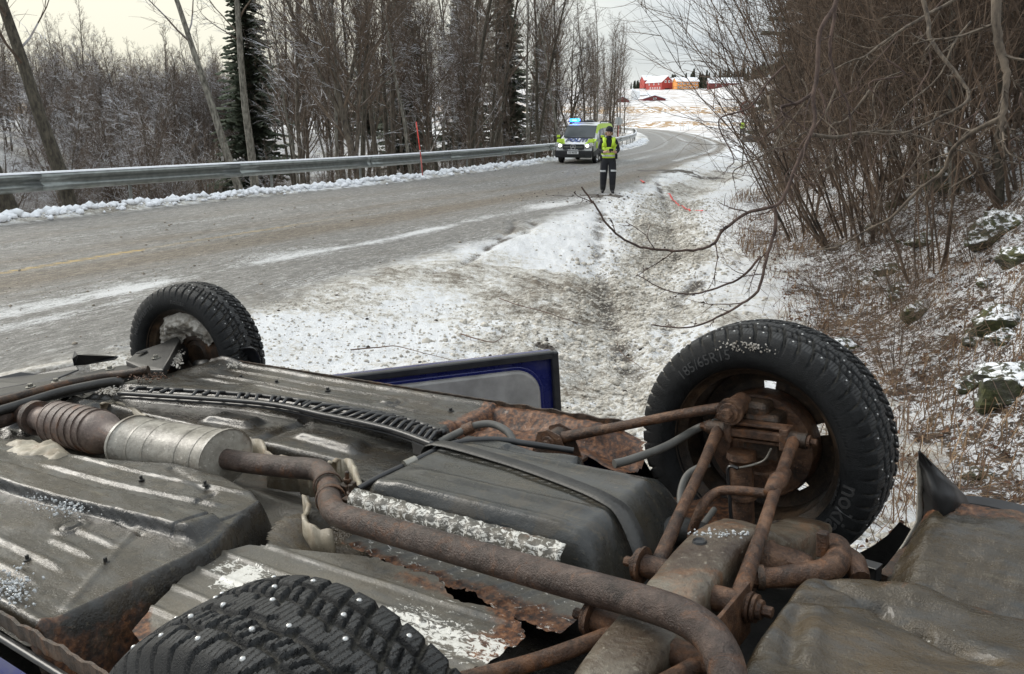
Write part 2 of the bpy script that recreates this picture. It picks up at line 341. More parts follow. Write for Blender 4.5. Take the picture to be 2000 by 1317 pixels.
def ground_mat(name):
    m = Mat(name, .8); A = m.attr
    g = m.co('Object')
    n_big = m.noise(1.1, 6, .6, g); n_mid = m.noise(7, 6, .65, g); n_fin = m.noise(38, 6, .7, g); n_vf = m.noise(120, 3, .7, g)
    # snow, churned with grit
    d = m.math('ADD', m.math('MULTIPLY', n_mid, .55), m.math('MULTIPLY', n_fin, .45))
    d = m.math('SUBTRACT', d, m.math('MULTIPLY', m.math('SUBTRACT', A('clean'), .5), .26))
    snow = m.ramp(d, (.42, (.82, .83, .84)), (.49, (.68, .655, .60)), (.55, (.46, .43, .375)), (.64, (.16, .13, .095)))
    speck = m.rng(m.voro(26, g), .0, .16, 1, 0)
    snow = m.mix(m.math('MULTIPLY', speck, m.rng(n_big, .42, .62, 0, .75)), snow, (.16, .13, .10))
    # road with slush
    uv = m.N.new('ShaderNodeUVMap'); uv.uv_map = 'road_uv'
    mp_ = m.N.new('ShaderNodeMapping'); m.L.new(uv.outputs[0], mp_.inputs[0]); mp_.inputs['Scale'].default_value = (.16, 1.6, 1)
    st1 = m.noise(2.6, 7, .65, mp_.outputs[0], .3)
    mp2 = m.N.new('ShaderNodeMapping'); m.L.new(uv.outputs[0], mp2.inputs[0]); mp2.inputs['Scale'].default_value = (1.1, 4.2, 1)
    st2 = m.noise(5, 7, .72, mp2.outputs[0], .6)
    grit = m.math('ADD', m.math('MULTIPLY', st2, .40), m.math('ADD', m.math('MULTIPLY', n_fin, .30), m.math('MULTIPLY', m.noise(2.0, 8, .8, mp2.outputs[0], .8), .30)))
    rc = m.ramp(grit, (.40, (.040, .038, .034)), (.47, (.145, .138, .125)), (.53, (.27, .257, .235)), (.60, (.52, .505, .48)))
    bc = m.ramp(grit, (.41, (.022, .016, .011)), (.47, (.105, .082, .057)), (.53, (.22, .182, .135)), (.61, (.42, .375, .30)))
    rc = m.mix(m.rng(m.math('ADD', A('brown'), m.math('MULTIPLY', m.math('SUBTRACT', st1, .5), 1.6)), .1, .9), rc, bc)
    wm = m.rng(m.math('ADD', A('strip'), m.math('MULTIPLY', m.math('SUBTRACT', grit, .5), 4.5)), .35, .95)
    rc = m.mix(wm, rc, m.mix(n_fin, (.55, .54, .52), (.84, .85, .86)))
    yl = m.math('MULTIPLY', A('yellow'), m.rng(grit, .43, .55)); rc = m.mix(yl, rc, (.62, .40, .08))
    col = m.mix(A('road'), snow, rc)
    # leaf litter and moss under thin snow
    lf = m.noise(16, 7, .75, g, .8); lw = m.noise(15, 8, .72, m.co('Object', (1, 1, 2.6)), 1.2)
    lit = m.ramp(lf, (.36, (.008, .006, .004)), (.47, (.038, .022, .012)), (.54, (.110, .060, .030)), (.61, (.035, .038, .012)), (.70, (.22, .14, .08)))
    sn = m.math('ADD', m.math('MULTIPLY', lw, .55), m.math('ADD', m.math('MULTIPLY', n_mid, .30), m.math('MULTIPLY', n_big, .17)))
    lit = m.mix(m.rng(sn, .512, .530), lit, (.80, .81, .83))
    col = m.mix(m.rng(A('litter'), .25, .7), col, lit)
    so = m.ramp(n_fin, (.3, (.025, .02, .016)), (.7, (.13, .105, .08)))
    col = m.mix(m.rng(m.math('ADD', A('soil'), m.math('MULTIPLY', m.math('SUBTRACT', n_fin, .5), 1.5)), .3, .7), col, so)
    # stubble rows
    mp3 = m.co('Object', (.5, .18, 0), (0, 0, .5)); sw = m.noise(.9, 4, .6, mp3, 1.5)
    stc = m.mix(m.rng(sw, .50, .56), m.mix(n_mid, (.26, .145, .050), (.42, .26, .11)), (.84, .85, .87))
    mp4 = m.co('Object', (.035, .33, 0), (0, 0, -.45)); sr = m.noise(1.6, 4, .65, mp4, .8)
    fieldc = m.mix(m.rng(sr, .46, .60), (.78, .79, .81), (.33, .235, .155))
    col = m.mix(A('field'), col, fieldc)
    col = m.mix(m.rng(m.math('ADD', A('stub'), m.math('MULTIPLY', m.math('SUBTRACT', sw, .5), .8)), .3, .55), col, stc)
    m.set('Base Color', col)
    m.set('Roughness', m.math('SUBTRACT', m.rng(grit, .4, .6, .55, .85), m.math('MULTIPLY', A('road'), .12)))
    h = m.math('ADD', m.math('MULTIPLY', n_mid, .5), m.math('ADD', m.math('MULTIPLY', n_fin, .35), m.math('MULTIPLY', n_vf, .15)))
    m.bump(h, 1.0, .09); return m.m
GM = ground_mat('ground_snow_and_slush')
uvS = S_.ravel(); uvT = T_.ravel()
attrs = dict(clean=clean, road=roadm, strip=whitestrip, brown=brown, litter=litter, soil=soil, stub=stubm,
             field=sst(Y, 70, 110) * (T_ - RE > .5), yellow=np.exp(-((T_ - 5.62 + .03 * (S_ - 30)) / .07) ** 4) * ((S_ < 33.5) + .5 * np.exp(-((S_ - 36) / 2.5) ** 2)) * (S_ < 60))
for k, nm in enumerate(['ground', 'road', 'hillside', 'field', 'riverbank']):
    f = q[reg == k]
    if not len(f): continue
    idx, inv = np.unique(f, return_inverse=True); f = inv.reshape(-1, 4)
    me = bpy.data.meshes.new(nm); me.vertices.add(len(idx)); me.vertices.foreach_set('co', verts[idx].ravel().astype(np.float32))
    me.loops.add(f.size); me.loops.foreach_set('vertex_index', f[:, ::-1].ravel().astype(np.int32))
    me.polygons.add(len(f)); me.polygons.foreach_set('loop_start', np.arange(0, f.size, 4, dtype=np.int32))
    me.polygons.foreach_set('use_smooth', np.ones(len(f), bool))
    me.update(calc_edges=True)
    for an, av in attrs.items():
        a = me.attributes.new(an, 'FLOAT', 'POINT'); a.data.foreach_set('value', av.ravel()[idx].astype(np.float32))
    uvl = me.uv_layers.new(name='road_uv'); fi = idx[f[:, ::-1].ravel()]
    uvl.data.foreach_set('uv', np.stack([uvS[fi], uvT[fi]], -1).ravel().astype(np.float32))
    me.materials.append(GM); o = put(nm, me); o['kind'] = 'structure'
# river
m = Mat('river_water', .08, 0, .5, (.045, .032, .022)); m.bump(m.noise(3, 4, .6, m.co('Object', (1, 1, 1))), .25, .05)
b = MB(); P = []
for k in range(0, 110, 4):
    a_ = LC[min(k, len(LC) - 1)]; c_ = LC[min(k + 1, len(LC) - 1)]; d = (c_ - a_); d = d / (np.hypot(*d) + 1e-9); nrm = np.array([-d[1], d[0]])
    if a_[1] > 85: break
    P.append([(*(a_ + nrm * 7), -2.75), (*(a_ + nrm * 42), -2.75)])
b.grid(np.array(P), flip=True); o = b.build('river', m.m); o['kind'] = 'structure'
# ================================================================ trees and shrubs
def bark(name, c, c2, sc=14, snow=0.):
    m = Mat(name, .9); n = m.noise(sc, 6, .65, m.co('Object', (1, 1, .35)))
    col = m.ramp(n, (.35, c), (.65, c2))
    if snow:
        g = m.N.new('ShaderNodeNewGeometry'); sp_ = m.N.new('ShaderNodeSeparateXYZ'); m.L.new(g.outputs['Normal'], sp_.inputs[0])
        f = m.math('MULTIPLY', m.rng(sp_.outputs[2], .45, .8), m.rng(m.noise(.9, 3, .5), .5 - snow * .25, .62 - snow * .2))
        col = m.mix(f, col, (.78, .80, .83))
    m.set('Base Color', col); m.bump(n, .5, .02); return m.m
BK_GREY = bark('bark_grey_birch', (.055, .050, .040), (.26, .245, .205), 12)
BK_BROWN = bark('bark_brown', (.035, .028, .022), (.150, .125, .095), 12)
BK_MOSS = bark('bark_mossy', (.024, .020, .014), (.095, .082, .060), 16)
TW_BROWN = bark('twig_brown', (.050, .034, .024), (.165, .122, .088), 3, .25)
TW_SNOW = bark('twig_snowy', (.055, .038, .028), (.165, .122, .090), 3, .7)
TW_RED = bark('twig_red_brown', (.022, .016, .012), (.180, .124, .085), 2)
M_TWN = bark('fallen_twig_brown', (.055, .034, .026), (.17, .11, .08), 9)
def rot_about(v, axis, a): return Matrix.Rotation(a, 3, axis) @ v
def branch(mb, rg, p, d, L, r0, nseg, nside, wob, upk, end=.25, droop=0.):
    pts = [p.copy()]; rad = [r0]; d = d.normalized()
    for i in range(nseg):
        d = (d + Vector((rg.gauss(0, wob), rg.gauss(0, wob), rg.gauss(0, wob) + upk - droop * (i / nseg)))).normalized()
        pts.append(pts[-1] + d * (L / nseg)); rad.append(r0 * (1 - (1 - end) * (i + 1) / nseg))
    mb.tube(pts, rad, nside, cap=False); return pts, rad
def at(pts, t):
    f = t * (len(pts) - 1); i = min(int(f), len(pts) - 2); return pts[i].lerp(pts[i + 1], f - i), (pts[i + 1] - pts[i]).normalized()
def side_dir(rg, d, ang):
    x = d.orthogonal().normalized(); x = rot_about(x, d, rg.uniform(0, 6.283)); return (d * math.cos(ang) + x * math.sin(ang)).normalized()
def bare_tree(seed, h, r, nb=30, ns=8, ntw=4, start=.22, ang=.75, spread=.30, lean=(0, 0), twr=.006, fork=0, up=.08):
    rg = random.Random(seed); tk = MB(); cr = MB(); stems = []
    P, Rr = branch(tk, rg, Vector((0, 0, -.3)), Vector((lean[0], lean[1], 1)), h, r, 9, 8, .045, .02, .12); stems.append((P, Rr, h))
    for k in range(fork):
        t = rg.uniform(.08, .35); p, d = at(P, t); Q, Rq = branch(tk, rg, p, side_dir(rg, d, .35), h * (.9 - t), r * .62, 7, 6, .05, .08, .12); stems.append((Q, Rq, h * (.9 - t)))
    for P, Rr, hh in stems:
        for i in range(int(nb * hh / h)):
            t = start + (1 - start) * (i + rg.random()) / (nb * hh / h); t = min(t, .99); p, d = at(P, t); rt = Rr[min(int(t * (len(Rr) - 1)), len(Rr) - 1)]
            L = hh * spread * (1.05 - .75 * t) * rg.uniform(.6, 1.25); dd = side_dir(rg, d, ang * rg.uniform(.7, 1.3))
            B, Br = branch(cr, rg, p, dd, L, min(rt * .5, .012 + L * .009), 5, 4, .13, up, .2)
            for j in range(ns):
                u = .15 + .85 * (j + rg.random()) / ns; u = min(u, .99); p2, d2 = at(B, u); L2 = L * (.5 - .25 * u) * rg.uniform(.6, 1.3)
                C, Cr = branch(cr, rg, p2, side_dir(rg, d2, .7), L2, max(twr * 1.3, .25 * Br[0]), 3, 3, .17, up * .8, .35)
                for k in range(ntw):
                    p3, d3 = at(C, rg.uniform(.15, 1)); branch(cr, rg, p3, side_dir(rg, d3, .65), L2 * rg.uniform(.3, .7), twr, 2, 3, .2, up * .5, .4)
    return tk, cr
def shrub(seed, h, nst=12, nb=9, ntw=5, spread=.55, bias=(0, 0), r=.018, twr=.004, arch=.12):
    rg = random.Random(seed); tk = MB(); cr = MB()
    for i in range(nst):
        a = rg.uniform(0, 6.283); s = rg.uniform(.1, spread); d = Vector((math.cos(a) * s + bias[0], math.sin(a) * s + bias[1], 1)); L = h * rg.uniform(.6, 1.1)
        P, Rr = branch(tk, rg, Vector((math.cos(a) * .25, math.sin(a) * .25, -.2)), d, L, r * rg.uniform(.6, 1.5), 8, 5, .07, .03, .15, arch)
        for j in range(nb):
            t = min(.98, .2 + .8 * (j + rg.random()) / nb); p, d = at(P, t); L1 = L * rg.uniform(.18, .42) * (1.15 - .6 * t)
            B, Br = branch(cr, rg, p, side_dir(rg, d, .75), L1, r * .4, 4, 3, .13, .05, .35)
            for k in range(ntw):
                p2, d2 = at(B, rg.uniform(.1, 1)); branch(cr, rg, p2, side_dir(rg, d2, .7), L1 * rg.uniform(.25, .6), twr, 3, 3, .16, .04, .4)
    return tk, cr
def spruce(seed, h, w_, snow=False):
    rg = random.Random(seed); tk = MB(); cr = MB(); tk.tube([(0, 0, -.3), (0, 0, h * .5), (0, 0, h)], [w_ * .045, w_ * .03, .01], 6)
    z = h * .06
    while z < h * .985:
        f = 1 - z / h; n = int(7 + 7 * f); R0 = w_ * .5 * (f ** .8) * rg.uniform(.82, 1.1) + .12
        for k in range(n):
            a = rg.uniform(0, 6.283); L = R0 * rg.uniform(.4, 1.2); dr = rg.uniform(.0, .55); ca, sa = math.cos(a), math.sin(a); pz = z + rg.uniform(-.4, .4)
            nn = max(3, int(L / .22))
            for i in range(nn):
                t = (i + .6) / nn; x = L * t; zz = pz - dr * x + .10 * x * x / max(L, .3); wd = (.46 * (1 - t * .5)) * rg.uniform(.7, 1.2)
                for s in (-1, 1):
                    ex = Vector((ca, sa, 0)) * x; tip = ex + Vector((ca * wd * .7 - sa * s * wd, sa * wd * .7 + ca * s * wd, -rg.uniform(.05, .28) * wd * 2)); b0 = ex - Vector((ca, sa, 0)) * .12; b1 = ex + Vector((ca, sa, 0)) * .16
                    zo = Vector((0, 0, zz)); cr.add([b0 + zo, b1 + zo, tip + zo + Vector((ca * .12, sa * .12, -.03)), tip + zo - Vector((ca * .08, sa * .08, .08))], [(0, 1, 2, 3)])
        z += .13 + .13 * (R0 / (w_ * .5))
    return tk, cr
def species(name, gen, bmat, tmat): tk, cr = gen; return (name, tk.mesh('trunk', bmat, True), cr.mesh('crown', tmat, False))
NEEDLE = Mat('spruce_needles', .85); NEEDLE.set('Base Color', NEEDLE.ramp(NEEDLE.noise(1.6, 5, .7), (.3, (.030, .040, .026)), (.7, (.115, .135, .085)))); NEEDLE = NEEDLE.m
TREES = []
def plant(sp, x, y, label, cat, group=None, s=1., rz=None, dz=0., tilt=(0, 0)):
    name, tk, cr = sp; o = empty(name, (x, y, Z(x, y) + dz), rnd.uniform(0, 6.28) if rz is None else rz, label, cat, group)
    o.rotation_euler = (tilt[0], tilt[1], o.rotation_euler[2]); o.scale = (s, s, s)
    for n_, me in (('trunk', tk), ('crown', cr)):
        c = bpy.data.objects.new(n_, me); COL.objects.link(c); c.parent = o
    return o
A_TALL = [species('bare_tree', bare_tree(100 + i, 14 + i, .11 + .01 * (i % 3), 34, 8, 4, .20 + .05 * (i % 3), .62, .24, twr=.007), BK_BROWN if i % 2 else BK_MOSS, TW_BROWN) for i in range(5)]
A_WIDE = [species('wide_bare_tree', bare_tree(200 + i, 9.5 + i, .10, 30, 9, 5, .10, .8, .38, fork=3, twr=.007, up=.05), BK_BROWN, TW_SNOW) for i in range(4)]  # wider, forked shape of bare tree, no particular species
A_POLE = [species('bare_tree', bare_tree(300 + i, 14, .085, 22, 6, 3, .35, .55, .16, twr=.007), BK_GREY, TW_BROWN) for i in range(3)]
S_BUSH = [species('bare_shrub', shrub(400 + i, 4.5, 13, 9, 5, .5, twr=.006), TW_BROWN, TW_BROWN) for i in range(3)]
SPR = [species('spruce_tree', spruce(500, 15, 5.4), BK_BROWN, NEEDLE), species('spruce_tree', spruce(501, 13, 4.2), BK_BROWN, NEEDLE)]
def px_xy(px, d, ref_y=400):          # world x,y in the vertical plane through an image column at ground distance d
    a = (px - 1000) / FPX; y = d; f = y * _c + CAM_H * _s * 1.; return a * (y * _c + 2.0 * _s), y
# individually recognisable trees beside the rail on the left
plant(species('bare_tree', bare_tree(11, 12, .19, 20, 7, 4, .30, .85, .34, lean=(-.15, 0), twr=.007), BK_MOSS, TW_SNOW), *px_xy(142, 21.5), 'thick mossy trunk leaning left behind the guardrail, nearest the picture\'s left edge but one', 'tree', rz=0)
plant(species('bare_tree', bare_tree(12, 11, .27, 18, 7, 4, .38, .85, .34, lean=(-.22, 0), twr=.007), BK_MOSS, TW_SNOW), *px_xy(22, 20.5), 'mossy leaning trunk cut off by the left edge of the picture, behind the guardrail', 'tree', rz=0)
plant(species('bare_tree', bare_tree(13, 15, .17, 14, 7, 4, .45, .8, .26, lean=(-.22, 0), twr=.007), BK_GREY, TW_BROWN), *px_xy(482, 32), 'pale grey trunk slanting up to the left in front of the big spruce', 'tree', rz=0)
plant(species('bare_tree', bare_tree(14, 15, .19, 14, 7, 4, .45, .7, .22, lean=(-.02, 0), twr=.007), BK_GREY, TW_BROWN), *px_xy(492, 33.5), 'upright pale grey trunk directly in front of the big spruce', 'tree', rz=0)
plant(species('bare_tree', bare_tree(15, 12, .15, 30, 9, 5, .14, .65, .36, lean=(-.20, 0), twr=.007, fork=3), BK_BROWN, TW_BROWN), *px_xy(705, 33), 'many-stemmed bare tree fanning out to the left behind the guardrail, left of the red pole', 'tree', rz=0)
SPR_BIG = species('spruce_tree', spruce(502, 17, 6.0), BK_BROWN, NEEDLE)
plant(SPR_BIG, *px_xy(497, 62), 'big dark spruce standing alone behind the two pale grey trunks', 'spruce', dz=0)
plant(SPR[0], *px_xy(792, 76), 'dark spruce among bare trunks behind the red marker pole', 'spruce', s=1.12)
plant(SPR[1], *px_xy(905, 84), 'slim dark spruce, middle one of the three above the guardrail', 'spruce', s=1.25)
plant(SPR[0], *px_xy(985, 82), 'broad dark spruce behind tall bare trunks left of the police van', 'spruce', s=1.15)
for px, d in ((1060, 110), (720, 105)):
    plant(SPR[px % 2], *px_xy(px, d), 'dark spruce deep in the riverside wood', 'spruce', 'spruces deep in the riverside wood')
G1 = 'bare trees along the river'
rg = random.Random(5)
cnt = 0
def t_at(x, y): s, t = curve_st(np.array([x]), np.array([y]), LC); return float(t[0])
# dense stand between the rail and the river, right half
for k in range(400):
    if cnt >= 92: break
    px = rg.uniform(560, 1235); d = rg.uniform(33, 92); x, y = px_xy(px, d); t = t_at(x, y)
    if t > -2.3 or t < -26 or (px > 1215 and d < 70) : continue
    kind = rg.choice(A_TALL + A_TALL + A_POLE + A_WIDE[:1]); cnt += 1
    sc = rg.uniform(.8, 1.1) * (1 if px < 1120 else 1.0 - .22 * (px - 1120) / 110)
    plant(kind, x, y, 'tall thin bare tree in the dense stand between guardrail and river', 'tree', G1, s=sc, tilt=(rg.gauss(0, .04), rg.gauss(0, .05)))
for k in range(14):                       # row hiding the far road end, right beside the bend
    x, y = px_xy(rg.uniform(1150, 1222), rg.uniform(88, 135));
    if t_at(x, y) < -1.5: plant(rg.choice(A_TALL), x, y, 'bare tree in the dark clump where the road bends away', 'tree', 'bare trees on the inside of the bend', s=rg.uniform(.68, .9))
for k in range(16):
    x, y = px_xy(rg.uniform(1050, 1215), rg.uniform(62, 95))
    if t_at(x, y) < -2.0: plant(rg.choice(S_BUSH), x, y, 'dense bare shrub under the trees inside the bend', 'shrub', 'bare shrubs on the inside of the bend', s=rg.uniform(.7, 1.1))
# sparse near the rail on the left, then the far bank
cnt = 0
for k in range(300):
    if cnt >= 15: break
    px = rg.uniform(-120, 640); d = rg.uniform(24, 40); x, y = px_xy(px, d); t = t_at(x, y)
    if t > -3.5 or t < -12: continue
    cnt += 1; plant(rg.choice(A_WIDE), x, y, 'low bare tree with snow on its twigs on the near river bank', 'tree', 'snowy bare trees on the near river bank', s=rg.uniform(.35, .55), tilt=(0, rg.gauss(0, .12)))
cnt = 0
for k in range(1900):
    if cnt >= 250: break
    px = rg.uniform(-250, 900) if cnt < 170 else rg.uniform(330, 760); d = rg.uniform(60, 150) if cnt % 3 else rg.uniform(62, 82); x, y = px_xy(px, d); t = t_at(x, y)
    if t > -34 : continue
    cnt += 1; plant(rg.choice(A_WIDE + A_WIDE + A_TALL[:2]), x, y, 'bushy bare tree with snowy twigs on the far river bank', 'tree', 'bare trees on the far river bank', s=rg.uniform(.7, 1.0) * (.82 if px < 560 else 1.0))
cnt = 0
for k in range(400):
    if cnt >= 46: break
    px = rg.uniform(-150, 1100); d = rg.uniform(26, 75); x, y = px_xy(px, d); t = t_at(x, y)
    if t > -2.2 or (-42 < t < -10 and px < 600): continue
    cnt += 1; plant(rg.choice(S_BUSH), x, y, 'bare brown undergrowth shrub below the riverside trees', 'shrub', 'bare shrubs under the riverside trees', s=rg.uniform(.35, .8))
# ---- thicket on the hillside right of the road
SH_R = [species('bare_shrub', shrub(600 + i, 5.2, 13, 9, 6, .42, (-.32, -.05), r=.016, twr=.0026, arch=.10), TW_RED, TW_RED) for i in range(5)]
TW_GREYB = bark('twig_grey_brown', (.055, .045, .035), (.25, .21, .165), 3)
SH_R += [species('bare_shrub', shrub(660 + i, 5.6, 11, 8, 4, .42, (-.32, -.05), r=.018, twr=.0035, arch=.08), TW_GREYB, TW_GREYB) for i in range(3)]
SH_RL = [species('bare_shrub', shrub(620 + i, 2.6, 16, 8, 5, .6, (-.35, 0), r=.009, twr=.003, arch=.14), TW_RED, TW_RED) for i in range(3)]
T_R = [species('bare_tree', bare_tree(640 + i, 10, .085, 34, 8, 4, .12, .7, .30, (-.15, 0), twr=.005), BK_MOSS if i else BK_GREY, TW_RED) for i in range(4)]
def e_at(x, y): return float(curve_st(np.array([x]), np.array([y]), FOOT)[1][0])
cnt = 0
for k in range(2500):
    if cnt >= 88: break
    px = rg.uniform(1400, 2150); d = 11 + 39 * rg.random() ** 1.2; x, y = px_xy(px, d); e = e_at(x, y)
    if e < .7 or e > 13 or (px < 1520 and d > 26): continue
    if d < 14 and px < 1800: continue
    cnt += 1; plant(rg.choice(SH_R), x, y, 'tangled bare brown shrub on the wooded slope right of the road', 'shrub', 'bare shrubs on the wooded slope', s=rg.uniform(.6, 1.05), rz=rg.gauss(0, .6))
cnt = 0
for k in range(900):
    if cnt >= 46: break
    px = rg.uniform(1450, 2400); d = rg.uniform(11, 50); x, y = px_xy(px, d); e = e_at(x, y)
    if e < 2.2 or e > 18 or (px < 1560 and d < 26): continue
    cnt += 1; plant(rg.choice(T_R), x, y, 'bare tree standing in the thicket on the slope right of the road', 'tree', 'bare trees on the wooded slope', s=rg.uniform(.7, 1.0), rz=rg.gauss(0, .5), tilt=(0, rg.gauss(-.03, .06)))
cnt = 0
for k in range(900):
    if cnt >= 44: break
    px = rg.uniform(1380, 2100); d = rg.uniform(8, 42); x, y = px_xy(px, d); e = e_at(x, y)
    if e < .1 or e > 4.5 or (d < 16 and e > 1.8 and px < 1900) or (px < 1510 and d > 20): continue
    cnt += 1; plant(rg.choice(SH_RL), x, y, 'low reddish bare bush at the foot of the wooded slope', 'shrub', 'low bare bushes at the foot of the slope', s=rg.uniform(.35, .8) * (.6 if d < 14 else 1), rz=rg.gauss(0, .6))
SH_E = [species('bare_shrub', shrub(680 + i, 8.5, 13, 11, 6, .40, (-.52, -.12), r=.022, twr=.004, arch=.05), TW_RED, TW_RED) for i in range(3)]
for k, (px, d) in enumerate(((1640, 15), (1700, 14), (1620, 19), (1670, 20), (1650, 24), (1690, 26), (1660, 30), (1690, 34), (1660, 38), (1740, 18), (1780, 15), (1690, 24), (1830, 14), (1900, 13), (1960, 12), (1760, 22))):
    x, y = px_xy(px, d); plant(SH_E[k % 3], x, y, 'tall bare brown shrub leaning left out of the slope over the ditch', 'shrub', 'tall shrubs leaning over the ditch', s=rg.uniform(.65, .9), rz=rg.gauss(0, .35))
for px, d, s, lb in ((1590, 44, 1.1, 'dark green spruce rising over the left end of the right-hand thicket'), (1660, 42, 1.15, 'dark spruce behind the thicket, second from the sky gap'), (1700, 40, 1.05, 'dark spruce behind the thicket above the bent grey branches'), (1960, 30, .9, 'dark spruce behind the thicket near the right edge of the picture'), (1850, 36, .95, 'dark spruce behind the thicket between its two neighbours at upper right')):
    x, y = px_xy(px, d); plant(SPR[px % 2], x, y, lb, 'spruce', s=s)
# ---- spruces on the skyline above the farm
cnt = 0
for k in range(500):
    if cnt >= 230: break
    px = rg.uniform(1225, 1640); d = rg.uniform(520, 620) if px > 1290 else rg.uniform(505, 560); x, y = px_xy(px, d); cnt += 1
    plant(rg.choice(SPR), x, y, 'small dark spruce on the skyline behind the farm', 'spruce', 'spruces on the skyline behind the farm', s=rg.uniform(.5, .95) * (.6 if px < 1300 else .95), dz=-1)
# ================================================================ farm, signs, guardrail
M_RED = simple('red_wood_paint', (.36, .045, .035), .7, var=.15, scale=2, bump=0)
M_DRED = simple('dark_red_wood_paint', (.17, .028, .028), .7, var=.15, scale=2, bump=0)
M_ORANGE = simple('orange_wood_paint', (.72, .30, .075), .7, var=.12, scale=2, bump=0)
M_STONE = simple('grey_foundation', (.22, .215, .19), .85, var=.3, scale=3)
M_WHITE = simple('white_trim', (.75, .76, .76), .6, var=.08, scale=4, bump=0)
M_SNOW = simple('snow', (.80, .815, .84), .8, var=.05, scale=6, bump=.4, bd=.02)
M_WIN = Mat('window_glass', .15, 0, .5, (.10, .115, .13)).m
M_GALV = simple('galvanised_steel', (.20, .215, .205), .30, .65, var=.22, scale=6, bump=.1)
M_GALVP = simple('galvanised_post', (.19, .20, .19), .42, .5, var=.3, scale=8)
def building(px0, px1, ybase, dist, h, depth, yaw, wall, name, label, cat, ridge='x', rh=2.5, win=(), doors=(), base=0., roof_over=.4):
    a = wpix(px0, ybase, dist); b = wpix(px1, ybase, dist); w_ = (b - a).length; c = (a + b) / 2
    o = empty(name, (c.x, c.y, c.z), R_(yaw), label, cat)
    if base: MB().box((0, depth / 2, base / 2 - 1), (w_ + .1, depth + .1, base + 2)).build('foundation', M_STONE, o)
    z0 = base; z1 = h; mb = MB()
    if ridge == 'y': poly = [(-w_ / 2, z0), (w_ / 2, z0), (w_ / 2, z1), (0, z1 + rh), (-w_ / 2, z1)]; mb.prism(poly, Matrix(((1, 0, 0, 0), (0, 0, 1, 0), (0, 1, 0, 0), (0, 0, 0, 1))), depth)
    else: poly = [(0, z0), (depth, z0), (depth, z1), (depth / 2, z1 + rh), (0, z1)]; mb.prism(poly, Matrix(((0, 0, 1, -w_ / 2), (1, 0, 0, 0), (0, 1, 0, 0), (0, 0, 0, 1))), w_)
    bm = bmesh.new(); me = mb.mesh('wall', wall); bm.from_mesh(me); bmesh.ops.recalc_face_normals(bm, faces=bm.faces); bm.to_mesh(me); bm.free(); put('wall', me, o)
    for s in (-1, 1):
        mb = MB()
        if ridge == 'y': q0 = (s * (w_ / 2 + roof_over), z1 - roof_over * rh / (w_ / 2) + .05); q1 = (0, z1 + rh + .05); vs = [(q0[0], -roof_over, q0[1]), (q1[0], -roof_over, q1[1]), (q1[0], depth + roof_over, q1[1]), (q0[0], depth + roof_over, q0[1])]
        else: yy = -roof_over if s < 0 else depth + roof_over; zz = z1 - roof_over * rh / (depth / 2) + .05; vs = [(-w_ / 2 - roof_over, yy, zz), (-w_ / 2 - roof_over, depth / 2, z1 + rh + .05), (w_ / 2 + roof_over, depth / 2, z1 + rh + .05), (w_ / 2 + roof_over, yy, zz)]
        vs2 = [(x, y, z + .3) for x, y, z in vs]; mb.add(vs + vs2, [(3, 2, 1, 0), (4, 5, 6, 7), (0, 1, 5, 4), (1, 2, 6, 5), (2, 3, 7, 6), (3, 0, 4, 7)]); mb.build('roof', M_SNOW, o)
    for (x, z, ww, hh, face) in win:
        cc = (x * w_, -.04, z) if face == 'f' else ((-w_ / 2 - .04, x * depth, z) if face == 'l' else (w_ / 2 + .04, x * depth, z)); dim = (ww, .1, hh) if face == 'f' else (.1, ww, hh)
        f = MB().box(cc, dim).build('window', M_WHITE, o); d2 = (ww * .6, .14, hh * .6) if face == 'f' else (.14, ww * .6, hh * .6); MB().box(cc, d2).build('pane', M_WIN, f)
    for (x, ww, hh, mt) in doors: MB().box((x * w_, -.05, hh / 2), (ww, .12, hh)).build('door', mt, o)
    return o
building(1290, 1316, 180, 450, 5.2, 15, 24, M_RED, 'barn', 'big bright red barn with snowy gable roof, highest on the field', 'barn', 'y', 2.9, [(-.18, 5.4, 1.1, 1.2, 'f'), (.14, 5.4, 1.1, 1.2, 'f')] + [(.12 + .15 * k, 2.2, .9, .9, 'l') for k in range(5)] + [(.2 + .3 * k, 4.2, .9, .9, 'l') for k in range(3)], [(0, 3.0, 2.0, M_BLKF)], 1.2)
building(1258, 1275, 172, 470, 4.2, 8, 10, M_RED, 'barn_wing', 'red low wing joined to the left of the big red barn', 'barn', 'x', 2.4, [(-.2, 2.4, .9, .9, 'f'), (.2, 2.4, .9, .9, 'f')])
building(1316, 1323, 172, 468, 3.2, 8, 5, M_RED, 'shed', 'narrow red shed with a snowy roof between the red barn and the orange house', 'shed', 'x', 2.0)
building(1321, 1364, 178, 440, 4.8, 9, 4, M_ORANGE, 'farmhouse', 'long orange farmhouse with snowy roof right of the red barn', 'house', 'x', 1.9, [(-.42 + .12 * k, 3.7, .8, .9, 'f') for k in range(8)] + [(-.42 + .12 * k, 2.0, .8, .9, 'f') for k in range(8)], [], 1.1)
building(1256, 1300, 204, 330, 2.1, 9, 4, M_DRED, 'farm_cottage', 'dark red low farm building with white gable windows, below the big red barn', 'house', 'y', 1.25, [(-.14, 1.0, 1.0, .6, 'f'), (-.03, 2.2, .5, .7, 'f'), (.06, 2.2, .5, .7, 'f'), (.38, 1.0, 1.0, .6, 'f')], [(-.3, 1.3, 1.5, M_WHITE), (.06, .8, 1.2, M_WHITE)])
building(1203, 1228, 206, 320, 1.9, 6, -8, M_DRED, 'shed', 'small dark red shed with snowy roof half behind the roadside trees', 'shed', 'y', 1.3, [(.25, .9, .7, .6, 'f')])
